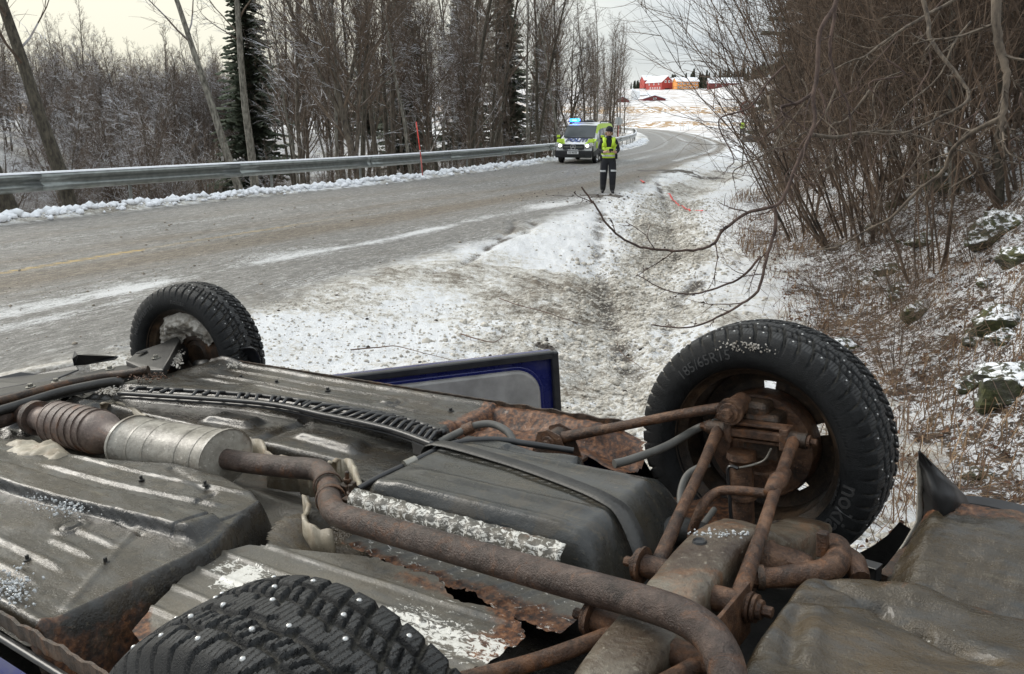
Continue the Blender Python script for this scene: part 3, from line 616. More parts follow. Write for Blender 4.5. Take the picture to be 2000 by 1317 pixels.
building(1240, 1275, 190, 370, .9, 6, 6, M_WHITE, 'shed', 'low snow-covered open shed between the two red barns', 'shed', 'x', 1.2, [(-.3 + .2 * k, .4, .8, .5, 'f') for k in range(4)])
building(1385, 1450, 174, 430, 3.0, 9, -6, M_DRED, 'barn', 'dark red long barn with snowy roof, right of the orange house behind twigs', 'barn', 'x', 2.4, [(-.3 + .2 * k, 1.8, .7, .7, 'f') for k in range(4)])
for i, (x, y0, y1, r, lb) in enumerate(((1235, 203, 178, 1.3, 'left one of two pale feed silos beside the low red farm building'), (1244, 203, 180, 1.1, 'right one of two pale feed silos beside the low red farm building'))):
    c = wpix(x, y0, 340); h = (y0 - y1) / FPX * 340; o = empty('silo', tuple(c), 0, lb, 'silo', 'feed silos')
    MB().tube([(0, 0, -.5), (0, 0, h)], r, 16).build('tank', M_WHITE, o, True, auto=40); MB().tube([(0, 0, h), (0, 0, h + .9)], [r * 1.02, .1], 16).build('cone_roof', M_SNOW, o, True, auto=40)
g = wpix(1337, 244, 128); o = empty('white_frame', (g.x, g.y, Z(g.x, g.y)), R_(-6), 'small white H-shaped frame standing in the snowy field behind the bend', 'frame')
for x in (-.55, -.15, .35, .6): MB().box((x, 0, .6), (.07, .07, 1.3)).build('post', M_WHITE, o)
for x0, x1, z in ((-.55, -.15, .62), (.35, .6, .6)): MB().box(((x0 + x1) / 2, 0, z), (x1 - x0, .05, .07)).build('rail', M_WHITE, o)
x, y = px_xy(1482, 78); o = tag(lumps_w('boulder', [((x + rnd.uniform(-1.6, 1.6), y + rnd.uniform(-.6, .6), Z(x, y) + .15), rnd.uniform(.25, .6)) for _ in range(9)], simple('dark_wet_rock', (.035, .036, .038), .6, var=.5, scale=2, bump=.6, bd=.05), 3, 2) , 'heap of dark boulders in snow at the foot of the slope beyond the speed sign', 'boulders')
# ---- guardrail on the left
def off_pt(s, off):
    k = 0; acc = 0
    for a, b in zip(LC[:-1], LC[1:]):
        d = b - a; l = math.hypot(*d)
        if acc + l >= s: t = (s - acc) / l; p = a + d * t; nrm = np.array([-d[1], d[0]]) / l; return p + nrm * off, math.atan2(d[1], d[0])
        acc += l
    return LC[-1], 0
OFF = 1.15
gr = empty('guardrail', (*off_pt(20, OFF)[0], 0), 0, 'long galvanised guardrail with snow on its top edge along the left side of the road', 'guardrail')
org = np.array([*off_pt(20, OFF)[0], 0])
def rail_sec(s0, s1, off, org, parent, hs=1., nm='rail_beam'):
    n_ = max(3, int((s1 - s0) / 1.0)); rows = []; top = []
    for k in range(n_ + 1):
        s = s0 + (s1 - s0) * k / n_; p, a = off_pt(s, off); d = np.array([math.sin(a), -math.cos(a)]); g_ = .0; sc = np.interp(s, [30, 45, 75], [1.36, 1.18, 1.0]) * hs; zc = np.interp(s, [30, 45, 75], [.80, .70, .58]) * hs + g_
        prof = [(-.02, .165), (.03, .15), (.065, .11), (.065, .07), (.005, .02), (.005, -.02), (.065, -.07), (.065, -.11), (.03, -.15), (-.02, -.165)]
        rows.append([[p[0] + d[0] * x - org[0], p[1] + d[1] * x - org[1], zc + z * sc] for x, z in prof])
        zt = zc + .165 * sc; top.append([[p[0] + d[0] * x - org[0], p[1] + d[1] * x - org[1], zt + z] for x, z in ((-.035, -.004), (-.03, .022), (.0, .034), (.03, .018), (.045, -.012))])
    MB().grid(np.array(rows)).build(nm, M_GALV, parent, True, solid=.006, auto=30); MB().grid(np.array(top)).build('snow_cap', M_SNOW, parent, True)
ss = np.arange(12, 131, 6.)
for s0, s1 in zip(ss[:-1], ss[1:]): rail_sec(s0, s1 + .25, OFF, org, gr)
def post_me(): mb = MB(); mb.box((0, 0, -.1), (.06, .012, 1.5)); mb.box((-.03, .02, -.1), (.012, .05, 1.5)); mb.box((.03, .02, -.1), (.012, .05, 1.5)); return mb.mesh('post', M_GALVP)
PM = post_me()
def add_posts(slist, off, org, parent, h=.62):
    for s in slist:
        p, a = off_pt(s, off); o = bpy.data.objects.new('post', PM); COL.objects.link(o); o.parent = parent; o.location = (p[0] - org[0], p[1] - org[1], h - .65 + .1); o.rotation_euler = (0, 0, a)
def s_of_px(px, off):
    best = None
    for s in np.arange(15, 90, .25):
        p, a = off_pt(s, off); f = p[1] * _c + CAM_H * _s; x = 1000 + FPX * p[0] / f
        if best is None or abs(x - px) < best[0]: best = (abs(x - px), s)
    return best[1]
add_posts([s_of_px(x, OFF + .08) for x in (-60, 255, 527, 703, 826, 912, 984)] + list(np.arange(64, 131, 3.2)), OFF + .08, org, gr)
OFF2 = 7.5; org2 = np.array([*off_pt(95, OFF2)[0], 0]); gr2 = empty('guardrail', tuple(org2), 0, 'second guardrail section further back inside the bend, seen past the officer', 'guardrail')
for s0, s1 in zip(np.arange(84, 126, 6.), np.arange(90, 132, 6.)): rail_sec(s0, s1 + .2, OFF2, org2, gr2, .95)
add_posts(list(np.arange(85, 131, 3.2)), OFF2 + .08, org2, gr2)
# ---- marker pole and signs
M_POLE = simple('fluorescent_red_pole', (.80, .075, .055), .5, var=.1, scale=4, bump=0); M_POLED = simple('faded_red_pole', (.40, .11, .09), .6, var=.3, scale=4)
x, y = px_xy(826, 32.2); o = empty('marker_pole', (x, y, -.1), 0, 'thin red snow marker pole leaning left at the guardrail', 'marker pole')
MB().tube([(0, 0, 0), (-.06, 0, .9)], .024, 8).build('pole_foot', M_POLED, o, True); MB().tube([(-.06, 0, .9), (-.2, 0, 2.15)], .018, 8).build('pole_top', M_POLE, o, True)
mb_ = MB().tube([(-.083, 0, 1.1), (-.087, 0, 1.14)], .028, 8); mb_.build('reflective_band', M_WHITE, o)
x, y = px_xy(1207, 68); o = empty('round_sign', (x, y, Z(x, y)), R_(8), 'round road sign seen from its grey back, on a reddish post behind the officer', 'road sign')
MB().tube([(0, 0, -.3), (0, 0, 2.1)], .035, 8).build('post', M_POLED, o); MB().lathe([(0, -.012), (.31, -.012), (.31, .012), (0, .012)], 28, Matrix.Translation((0, -.05, 1.85)) @ Matrix.Rotation(R_(90), 4, 'Z')).build('sign_plate', simple('sign_back_grey', (.45, .46, .45), .5, var=.08), o, auto=30)
MB().box((0, -.06, 1.85), (.03, .03, .5)).build('sign_bracket', M_GALVP, o)
x, y = px_xy(1450, 43); zg = 0; o = empty('speed_sign', (x, y, zg - .1), R_(-12), 'round speed limit sign 70 with red ring, half hidden by twigs', 'road sign')
MB().tube([(0, 0, -.6), (.06, 0, 2.75)], .032, 8).build('post', M_GALVP, o)
MS = Matrix.Translation((.06, -.05, 2.72)) @ Matrix.Rotation(R_(90), 4, 'Z')
MB().lathe([(0, .0), (.35, .0), (.35, -.015), (0, -.015)], 32, MS).build('sign_plate', M_WHITE, o, auto=30); MB().lathe([(.26, -.018), (.345, -.018), (.345, -.02), (.26, -.02)], 32, MS, close=True).build('red_ring', M_RED, o, auto=30)
me = text_mesh('70', .34, .003, bold=.008); me.materials.append(M_BLKF); t = put('sign_number', me, o); t.location = (.06, -.078, 2.72); t.rotation_euler = (R_(90), 0, 0)
MB().lathe([(.26, .018), (.345, .018), (.345, .02), (.26, .02)], 32, MS, close=True)
# ================================================================ police van
M_VW = simple('white_van_paint', (.74, .75, .75), .3, var=.04, scale=3, bump=0); M_LIME = simple('fluorescent_yellow', (.55, .78, .05), .5, var=.05, scale=3, bump=0)
m_ = Mat('van_glass', .08, 0, .6, (.05, .06, .065)); M_VG = m_.m
m_ = Mat('headlight_lit', .2); m_.set('Emission Color', (.85, 1, .75)); m_.set('Emission Strength', 2.2); M_HL = m_.m
m_ = Mat('blue_light_lit', .2, color=(.0, .1, .8)); m_.set('Emission Color', (.01, .10, 1)); m_.set('Emission Strength', 12); M_BL = m_.m
m_ = Mat('cyan_light_lit', .2, color=(.1, .6, .9)); m_.set('Emission Color', (.06, .50, 1)); m_.set('Emission Strength', 9); M_CL = m_.m
M_SIDE = simple('grey_van_stripe', (.33, .35, .30), .4, var=.1, scale=3, bump=0); M_CHR = simple('chrome', (.6, .6, .6), .2, .8, bump=0)
fx, fy = px_xy(1120, 42.6); van = empty('police_van', (fx, fy, 0.0), R_(-19), 'police van facing the camera with blue light on, lettered POLITI', 'van')
ST = [(-.0, .50, .45, .88), (.04, .62, .36, .925), (.15, .90, .30, .955), (.35, .99, .28, .965), (.9, 1.14, .28, .965), (1.0, 1.2, .28, .965), (1.30, 1.52, .28, .965), (1.62, 1.80, .28, .96), (1.85, 1.88, .28, .96), (2.6, 1.93, .28, .96), (4.4, 1.92, .28, .96), (4.95, 1.86, .30, .95), (5.12, 1.62, .34, .93), (5.14, .6, .45, .90)]
rows = []
for (yy, zt, zb, w_) in ST:
    belt = min(1.12, zt - .06); top_in = .80 if zt > 1.3 else .94; half = [(w_ * .90, zb), (w_ * .985, zb + .10), (w_, (zb + belt) / 2), (w_ * .985, belt), (w_ * (top_in + (1 - top_in) * .35 if zt > 1.3 else .95), belt + (zt - belt) * .62), (w_ * top_in * .96, zt - .035), (w_ * .55, zt), (0, zt + .015)]
    pr_ = [(x, z) for x, z in half] + [(-x, z) for x, z in half[::-1][1:]]; rows.append([[x, yy, z] for x, z in pr_])
mb = MB().grid(np.array(rows)); n_ = len(rows[0]); mb.f.append(tuple(range(n_))); mb.f.append(tuple(reversed(range((len(rows) - 1) * n_, len(rows) * n_))))
b = mb.build('body', M_VW, van, True, auto=35); me = b.data; me.materials.append(M_LIME); me.materials.append(M_SIDE); me.materials.append(M_BLKF)
for p in me.polygons:
    c = p.center
    if c.y < .16 or c.z < .55: p.material_index = 3 if (c.z < .72) else 0
    elif abs(c.x) > .88 and c.z < 1.25: p.material_index = 2
    elif abs(c.x) > .70 and 1.35 < c.z < 1.86 and c.y < 5.0: p.material_index = 1 if c.z > 1.6 or c.y < 1.9 else 0
    elif c.y > 4.9: p.material_index = 1
def vb(name, c, d, mt, parent=van, rot=None, bevel=.01): return MB().box(c, d, rot).build(name, mt, parent, bevel=bevel)
ws = MB(); ws.grid(np.array([[[-.80 + .02 * k, yy - .035, zz + .02], [-.27, yy - .055, zz + .035], [.27, yy - .055, zz + .035], [.80 - .02 * k, yy - .035, zz + .02]] for k, (yy, zz) in enumerate(((1.02, 1.2), (1.3, 1.50), (1.60, 1.77)))]), flip=True); ws.build('windscreen', M_VG, van, True)
for s in (-1, 1):
    for (y0, y1, nm) in ((1.35, 2.25, 'door_window'), (2.38, 3.5, 'side_window'), (3.6, 4.85, 'side_window')):
        G_ = [[[s * (.972 - .0 * z), y0 + (.35 * t if y0 < 2 else 0), 1.13 + (z)] for z, t in ((0, 0), )] for _ in ()]
        q4 = [(s * .965, y0, 1.14), (s * .965, y1, 1.14), (s * .852, y1, 1.66), (s * .852, y0 + (.42 if y0 < 2 else 0), 1.66 if y0 > 2 else 1.60)]
        mb = MB(); mb.add(q4 + [(x + s * .012, y, z) for x, y, z in q4], [(0, 1, 2, 3), (4, 7, 6, 5), (0, 4, 5, 1), (1, 5, 6, 2), (2, 6, 7, 3), (3, 7, 4, 0)]); mb.build(nm, M_VG, van)
    vb('mirror', (s * 1.10, 1.30, 1.22), (.20, .13, .20), M_BLKF, bevel=.03); vb('mirror_cap', (s * 1.12, 1.24, 1.27), (.17, .06, .12), M_LIME, bevel=.02)
    hl = MB().prism([(.52, .80), (.60, .92), (.80, 1.0), (.93, 1.0), (.93, .86), (.72, .76)], Matrix(((s, 0, 0, 0), (0, 0, 1, -.02), (0, 1, 0, 0), (0, 0, 0, 1))), .14).build('headlight', M_CHR, van, bevel=.01)
    MB().lathe([(0, -.02), (.075, -.01), (.08, .02)], 14, Matrix.Translation((s * .68, -.04, .86)) @ Matrix.Rotation(R_(90), 4, 'Z')).build('lamp', M_HL, hl); MB().lathe([(0, -.02), (.06, -.01), (.06, .02)], 14, Matrix.Translation((s * .83, -.0, .91)) @ Matrix.Rotation(R_(90), 4, 'Z')).build('lamp', M_HL, hl)
    MB().prism([(.60, .99), (.93, 1.02), (.90, 1.17), (.66, 1.16)] , Matrix(((s, 0, 0, 0), (0, .25, 1, -.02), (0, 1, 0, 0.0), (0, 0, 0, 1))), .25).build('yellow_stripe', M_LIME, van)
    st = MB(); st.add([(s * .50, .20, .955), (s * .93, .20, .95), (s * .93, .88, 1.15), (s * .72, .88, 1.165)], [(0, 1, 2, 3) if s > 0 else (3, 2, 1, 0)]); st.build('bonnet_stripe', M_LIME, van, solid=.01)
    vb('front_wing_patch', (s * .972, .78, .88), (.02, .30, .32), M_LIME, bevel=.008)
    for k in range(5): vb('check_patch', (s * .978, 1.75 + k * .62, .90), (.016, .30, .26), M_LIME, bevel=.003); vb('check_patch', (s * .978, 2.06 + k * .62, .66), (.016, .30, .24), M_SIDE if k % 2 else M_VW, bevel=.003)
    vb('door_line', (s * .978, 2.32, .95), (.014, .02, 1.0), M_BLKF, bevel=0); vb('door_line', (s * .978, 3.55, .95), (.014, .02, 1.0), M_BLKF, bevel=0); vb('sill_strip', (s * .975, 2.6, .40), (.03, 2.6, .16), M_BLKF)
    for yw in (.95, 4.15):
        M4 = Matrix.Translation((s * .86, yw, .335)) @ Matrix.Rotation(0 if s > 0 else R_(180), 4, 'Z'); wl = MB().lathe([(.20, .10), (.315, .10), (.335, .07), (.335, -.08), (.31, -.10), (.2, -.1)], 28, M4).build('wheel', M_BLKF, van, True, auto=40); MB().lathe([(0, .085), (.06, .10), (.10, .06), (.17, .075), (.205, .10), (.205, .04)], 20, M4).build('rim', M_CHR, wl, True, auto=40)
        MB().lathe([(.0, .095), (.42, .095), (.42, .115), (0.39, .118)], 28, M4).build('wheel_arch', M_BLKF, wl) if False else None
vb('front_bumper', (0, .0, .46), (1.82, .22, .34), M_BLKF, bevel=.05); vb('lower_grille', (0, -.115, .38), (1.25, .02, .14), simple('grille_black', (.008, .008, .008), .5), bevel=.005)
gr_ = vb('grille', (0, -.03, .80), (1.06, .10, .26), M_BLKF, bevel=.03)
for k in range(3): vb('grille_bar', (0, -.088, .72 + .08 * k), (.96, .02, .022), M_VG if k != 1 else M_SIDE, gr_, bevel=.003)
em = MB().lathe([(.115, -.01), (.135, -.01), (.135, .01), (.115, .01)], 24, Matrix.Translation((0, -.11, .80)) @ Matrix.Rotation(R_(90), 4, 'Z'), close=True)
for k in range(3): a = R_(90 + 120 * k); em.bar((0, -.115, .80), (.12 * math.cos(a), -.115, .80 + .12 * math.sin(a)), .03, .02, (0, 1, 0))
em.build('emblem', M_CHR, van)
pl = vb('number_plate', (0, -.13, .53), (.56, .02, .13), M_WHITE, bevel=.004); me = text_mesh('DS 96155', .11, .002, bold=.002); me.materials.append(M_BLKF); t = put('plate_number', me, pl); t.location = (0, -.144, .53); t.rotation_euler = (R_(90), 0, 0)
vb('chrome_bar', (0, -.10, .655), (.54, .04, .04), M_WHITE)
me = text_mesh('POLITI', .27, .004, bold=.012); me.materials.append(simple('dark_blue_letters', (.015, .02, .07), .5, bump=0)); t = put('politi_lettering', me, van); t.location = (0, .60, 1.105); t.rotation_euler = (R_(17), 0, 0); t.scale = (1.35, 2.3, 1)
vb('hood_wiper', (0, .97, 1.2), (1.4, .05, .03), M_BLKF)
lb = vb('light_bar', (-.15, 2.0, 1.97), (1.3, .34, .05), M_BLKF, bevel=.02)
vb('blue_light', (-.48, 1.96, 2.04), (.46, .32, .15), M_BL, lb, bevel=.04); vb('blue_lamp', (-.46, 1.80, 2.04), (.24, .06, .06), M_CL, lb, bevel=.02); vb('blue_light', (.30, 1.98, 2.02), (.34, .26, .07), M_VG, lb, bevel=.03)
for s in (-1, 1): MB().tube([(s * .74, 2.3, 1.90), (s * .74, 2.35, 1.97), (s * .74, 4.6, 1.97), (s * .74, 4.7, 1.90)], .025, 6).build('roof_rail', M_BLKF, van)
# ================================================================ people
M_UNI = simple('dark_uniform_cloth', (.014, .015, .020), .85, var=.3, scale=12, bump=.4); M_SKIN = simple('skin', (.52, .33, .25), .55, var=.06, bump=0)
M_REFL = simple('reflective_tape', (.55, .57, .58), .4, var=.1, bump=0); M_HAIR = simple('light_hair', (.30, .20, .10), .7)
def skinned(joints, edges, mats, root=0):
    me = bpy.data.meshes.new('b'); me.from_pydata([j[:3] for j in joints], edges, []); o = bpy.data.objects.new('b', me); COL.objects.link(o)
    mod = o.modifiers.new('s', 'SKIN'); mod.branch_smoothing = .6; sv = me.skin_vertices[0].data if me.skin_vertices else None
    if sv is None: me.skin_vertices  # layer is made with the modifier below
    return o, me
def body_mesh(J, E):
    bm = bmesh.new(); lay = bm.verts.layers.skin.verify(); vs = []
    for k, j in enumerate(J):
        v = bm.verts.new(j[:3]); v[lay].radius = (j[3], j[4] if len(j) > 4 else j[3]); v[lay].use_root = (k == 0); vs.append(v)
    for a, b_ in E: bm.edges.new((vs[a], vs[b_]))
    me = bpy.data.meshes.new('b'); bm.to_mesh(me); bm.free(); o = bpy.data.objects.new('b', me); COL.objects.link(o)
    o.modifiers.new('s', 'SKIN'); u = o.modifiers.new('u', 'SUBSURF'); u.levels = 2; bpy.context.view_layer.update()
    r = bpy.data.meshes.new_from_object(o.evaluated_get(bpy.context.evaluated_depsgraph_get())); bpy.data.objects.remove(o); return r
# front faces -Y; x to the viewer's right
J = [(0, 0, .98, .15, .11), (0, 0, 1.12, .145, .11), (0, -.0, 1.30, .165, .12), (0, .01, 1.44, .15, .10), (0, 0, 1.53, .065, .065), (0, -.015, 1.60, .062, .065), (0, -.035, 1.67, .082, .095), (0, -.03, 1.76, .080, .09),
     (-.19, .01, 1.44, .068), (-.265, .0, 1.20, .058), (-.14, -.22, 1.14, .045), (-.055, -.27, 1.16, .034), (.19, .01, 1.44, .068), (.275, .0, 1.20, .058), (.20, -.21, 1.13, .045), (.12, -.27, 1.18, .034),
     (-.10, 0, .90, .140), (-.125, -.01, .52, .112), (-.135, .02, .12, .088), (-.140, .0, .05, .055, .05), (-.15, -.16, .035, .045, .035), (.10, -.01, .90, .140), (.125, -.09, .52, .110), (.13, -.07, .12, .086), (.13, -.09, .05, .055, .05), (.155, -.25, .035, .045, .035)]
E_J = [(0, 1), (1, 2), (2, 3), (3, 4), (4, 5), (5, 6), (6, 7), (3, 8), (8, 9), (9, 10), (10, 11), (3, 12), (12, 13), (13, 14), (14, 15), (0, 16), (16, 17), (17, 18), (18, 19), (19, 20), (0, 21), (21, 22), (22, 23), (23, 24), (24, 25)]
# fingers and thumb of both hands
for h, sx in ((11, 1), (15, -1)):
    hx, hy, hz = J[h][:3]; J[h] = (hx, hy, hz, .030)
    for k in range(4):
        a = len(J); J += [(hx + sx * .03, hy - .03, hz + .025 - .018 * k, .010), (hx + sx * (.058 - .004 * abs(k - 1)), hy - .045, hz + .026 - .019 * k, .009), (hx + sx * .075, hy - .02, hz + .024 - .019 * k, .0075)]; E_J += [(h, a), (a, a + 1), (a + 1, a + 2)]
    a = len(J); J += [(hx + sx * .01, hy - .03, hz + .045, .011), (hx + sx * .035, hy - .05, hz + .06, .009)]; E_J += [(h, a), (a, a + 1)]
BODY = body_mesh(J, E_J); BODY.materials.clear()
for m_ in (M_UNI, M_SKIN, M_BLKF): BODY.materials.append(m_)
for p in BODY.polygons:
    c = p.center; p.use_smooth = True
    hand = c.y < -.235 and c.z > 1.0; face = c.z > 1.585 and c.y < -.0
    p.material_index = 1 if (hand or face) else (2 if c.z < .24 else 0)
def shell(z0, z1, rx, ry, a0, a1, nz_, mat_, name, parent, cy=0., top=None, th=.012):
    rows = []
    for k in range(nz_ + 1):
        t = k / nz_; z = z0 + (z1 - z0) * t; f = 1 if top is None else top(t); rows.append([[rx * f * math.sin(a), cy - ry * f * math.cos(a), z] for a in np.linspace(a0, a1, 22)])
    return MB().grid(np.array(rows)).build(name, mat_, parent, True, solid=th)
def officer(loc, rz, label, s=1.):
    o = empty('person', loc, rz, label, 'person'); o.scale = (s, s, s); put('body', BODY, o)
    tp = lambda t: 1 - .10 * (t - .4) ** 2 * 3
    v = shell(.98, 1.28, .195, .155, -math.pi, math.pi, 6, M_LIME, 'vest', o); 
    shell(1.27, 1.52, .200, .150, .50, math.pi, 6, M_LIME, 'side', v, top=lambda t: 1 - .28 * t ** 3); shell(1.27, 1.52, .200, .150, -math.pi, -.50, 6, M_LIME, 'side', v, top=lambda t: 1 - .28 * t ** 3)
    for s_ in (-1, 1): MB().tube([(s_ * .10, -.145, 1.28), (s_ * .125, -.145, 1.42), (s_ * .14, -.07, 1.535), (s_ * .13, .06, 1.53)], .045, 8, squash=(.45, 1)).build('shoulder_strap', M_LIME, v, True)
    shell(1.02, 1.07, .199, .159, -math.pi, math.pi, 1, M_REFL, 'reflective_band', v); shell(1.13, 1.17, .199, .159, -math.pi, math.pi, 1, M_UNI, 'belt', v)
    for s_ in (-1, 1): MB().tube([(s_ * .122, -.012 - .062 * (s_ > 0), .60), (s_ * .123, -.014 - .055 * (s_ > 0), .65)], .108, 14, cap=False).build('reflective_band', M_REFL, o, True)
    MB().lathe([(.0, .145), (.05, .138), (.088, .105), (.104, .05), (.106, .0), (.100, -.01)], 20, Matrix.Translation((0, -.025, 1.71)) @ Matrix.Rotation(R_(-90), 4, 'Y') @ Matrix.Rotation(R_(8), 4, 'Y')).build('knitted_cap', M_UNI, o, True)
    MB().tube([(0, .0, 1.50), (0, -.01, 1.58)], .078, 16).build('collar', M_UNI, o, True)
    h = MB(); h.box((0, -.135, 1.655), (.02, .035, .04)); h.build('nose', M_SKIN, o, bevel=.008)
    for s_ in (-1, 1): MB().lathe([(0, .006), (.012, .004), (.013, 0)], 8, Matrix.Translation((s_ * .033, -.118, 1.672)) @ Matrix.Rotation(R_(-90), 4, 'Z')).build('eye', M_BLKF, o)
    MB().box((0, -.118, 1.618), (.045, .012, .008)).build('mouth', simple('lips', (.35, .14, .12), .5, bump=0), o); MB().tube([(-.085, -.0, 1.60), (-.09, .01, 1.68)], .03, 8).build('hair', M_HAIR, o, True); MB().tube([(.085, -.0, 1.60), (.09, .01, 1.68)], .025, 8).build('hair', M_HAIR, o, True)
    MB().box((.215, -.02, 1.02), (.07, .12, .14)).build('radio_pouch', M_UNI, o, bevel=.01); MB().box((-.21, -.01, .98), (.06, .11, .16)).build('holster', M_UNI, o, bevel=.01)
    return o
x, y = px_xy(1187, 26.1); z_ = Z(x, y); officer((x, y, z_ - .01), R_(-4), 'officer in yellow vest and black cap on the road, looking at a handheld device', 1.055)
ph = MB().box((x + .035, y - .33 * 1.05, z_ + 1.20 * 1.055), (.12, .02, .09), Matrix.Rotation(R_(35), 3, 'X')).build('handheld_device', M_BLKF, None, bevel=.006); tag(ph, 'small black handheld device held by the officer on the road', 'device')
ph = MB().bar((x + .10, y - .36, z_ + 1.24), (x + .19, y - .40, z_ + 1.42), .028, .012).build('yellow_pen', M_LIME, None); tag(ph, 'yellow stick pointing up from the right hand of the officer on the road', 'pen')
x, y = px_xy(1449, 88); officer((x, y, .05), R_(165), 'distant person in yellow vest seen from behind, beyond the speed sign', 1.0)
# ---- red spray paint on the snow
def paint(pts, w_, label):
    q = spline([(a, b, 0) for a, b in pts], 8); rows = []
    for i, p_ in enumerate(q):
        d = q[min(i + 1, len(q) - 1)] - q[max(i - 1, 0)]; nn = np.array([-d[1], d[0]]) / (math.hypot(d[0], d[1]) + 1e-9) * w_ / 2 * rnd.uniform(.6, 1.2); rows.append([[p_[0] + nn[0] * k, p_[1] + nn[1] * k, Z(p_[0] + nn[0] * k, p_[1] + nn[1] * k) + .035] for k in (-1, 0, 1)])
    tag(MB().grid(np.array(rows), flip=True).build('paint_mark', simple('red_spray_paint', (.75, .10, .08), .6, var=.2, scale=10, bump=0), None, True, solid=.004), label, 'paint mark')
paint([(5.13, 28.5), (5.05, 26.2), (4.93, 23.9)], .07, 'long pinkish red line sprayed on the snow right of the ditch'); paint([(5.0, 23.7), (5.12, 23.2)], .07, 'short red dash sprayed on the snow beyond the end of the long red line'); paint([(4.62, 31.3), (4.55, 29.9)], .08, 'small red sprayed spot on the snow edge right of the officer')
# ================================================================ lumps, twigs, grass
rg = random.Random(21)
pts = []
for k in range(3200):
    s = rg.uniform(24, 105) if k % 2 else rg.uniform(26, 60); o_, a = off_pt(s, rg.gauss(.50, .22)); r = .025 + .11 * rg.random() ** 2.6
    if o_[1] < 100: pts.append(((o_[0], o_[1], Z(o_[0], o_[1]) + r * .25 + .02), r))
lumps_w('snow_lumps', pts, M_SNOW, 31, 1, 'stuff')
M_DS = simple('dirty_snow_lump', (.50, .465, .405), .8, var=.5, scale=18, bump=.7, bd=.02)
pts = []
for k in range(9000):
    t = rg.random() ** 1.4; y = 3.5 + t * 24; x = np.interp(y, [3, 8, 12, 17, 23, 30], [.8, 1.0, 1.5, 3.2, 4.1, 6.1]) + rg.gauss(0, .75 + .35 * (y < 11)); r = rg.uniform(.010, .030) * (1 + (rg.random() < .04) * 1.2)
    pts.append((x, y, r))
for k in range(4500): pts.append((rg.uniform(-5.5, 1.6), rg.uniform(5.8, 11.5), rg.uniform(.007, .018)))
xs = np.array([p[0] for p in pts]); ys = np.array([p[1] for p in pts]); h_, s_a, t_a, e_a, _, re_a, _ = height(xs, ys, True, True)
pts = [((p[0], p[1], float(z) + p[2] * .15), p[2]) for p, z, t, re, e in zip(pts, h_, t_a, re_a, e_a) if t > re - .2 and e < .4]
lumps_w('slush_lumps', pts, M_DS, 33, 1, 'stuff')
M_RS = simple('brown_road_slush', (.24, .205, .16), .7, var=.6, scale=14, bump=.6, bd=.01)
pts = []
for k in range(5200):
    sp_ = 24 + 40 * rg.random() ** 1.5; tt = rg.choice([rg.gauss(6.9, .5), rg.gauss(5.5, .35), rg.gauss(3.4, .3), rg.uniform(.8, 10.5), rg.gauss(9.6, .7), rg.gauss(7.6, .25)]); o_, a = off_pt(sp_, -tt); pts.append((o_[0], o_[1], rg.uniform(.004, .013) * (1 + (rg.random() < .03) * 2)))
lumps_w('road_slush_crumbs', [((a, b, float(z) + c * .2), c) for (a, b, c), z in zip(pts, height(np.array([p[0] for p in pts]), np.array([p[1] for p in pts])))], M_RS, 37, 1, 'stuff')
M_SOIL = simple('dark_soil_clod', (.03, .022, .016), .9, var=.5, scale=20, bump=.6)
def zat(L): X_ = np.array([p[0] for p in L]); Y_ = np.array([p[1] for p in L]); return height(X_, Y_)
L = [(rg.gauss(cx, sx), rg.gauss(cy, sy), rg.uniform(.008, .03)) for cx, cy, sx, sy, n_ in ((-.15, 7.55, .16, .05, 30), (.1, 7.45, .14, .05, 30), (.3, 7.6, .2, .06, 14), (.35, 9.6, .12, .05, 16), (2.3, 25.4, 1.0, .7, 45), (1.9, 24.5, .7, .5, 18), (0, 9, 2.6, 1.8, 60), (3.0, 15, 1.0, 4, 60)) for _ in range(n_)]
lumps_w('soil_clods', [((a, b, float(z)), c * (1 if b < 20 else 1.5)) for (a, b, c), z in zip(L, zat(L))], M_SOIL, 35, 1, 'stuff')
# dead grass, stems and leaves on the slope
M_GRASS = Mat('dead_grass', .8); M_GRASS.set('Base Color', M_GRASS.ramp(M_GRASS.noise(2.2, 6, .7), (.33, (.045, .028, .018)), (.5, (.165, .100, .054)), (.66, (.36, .245, .14)))); M_GRASS = M_GRASS.m
M_LEAF = Mat('dead_leaf', .75); M_LEAF.set('Base Color', M_LEAF.ramp(M_LEAF.noise(5, 5, .7), (.35, (.040, .020, .012)), (.5, (.12, .055, .030)), (.65, (.24, .13, .07)))); M_LEAF = M_LEAF.m
def on_bank(n_, emin, emax, dmax=26, pw=1.6, xr=(1.2, 14)):
    X_ = []; Y_ = []
    X_ = np.array([rg.uniform(*xr) for _ in range(n_)]); Y_ = np.array([2.2 + dmax * rg.random() ** pw for _ in range(n_)]); h_, s_a, t_a, e_a, _, re_a, r_a = height(X_, Y_, True, True)
    k = (e_a > emin) & (e_a < emax); return X_[k], Y_[k], h_[k], e_a[k]
clus = fbm
mb = MB(); X_, Y_, Hh, Ee = on_bank(60000, -.5, 9); dn = fbm(X_, Y_, 1.3, 3, 401)
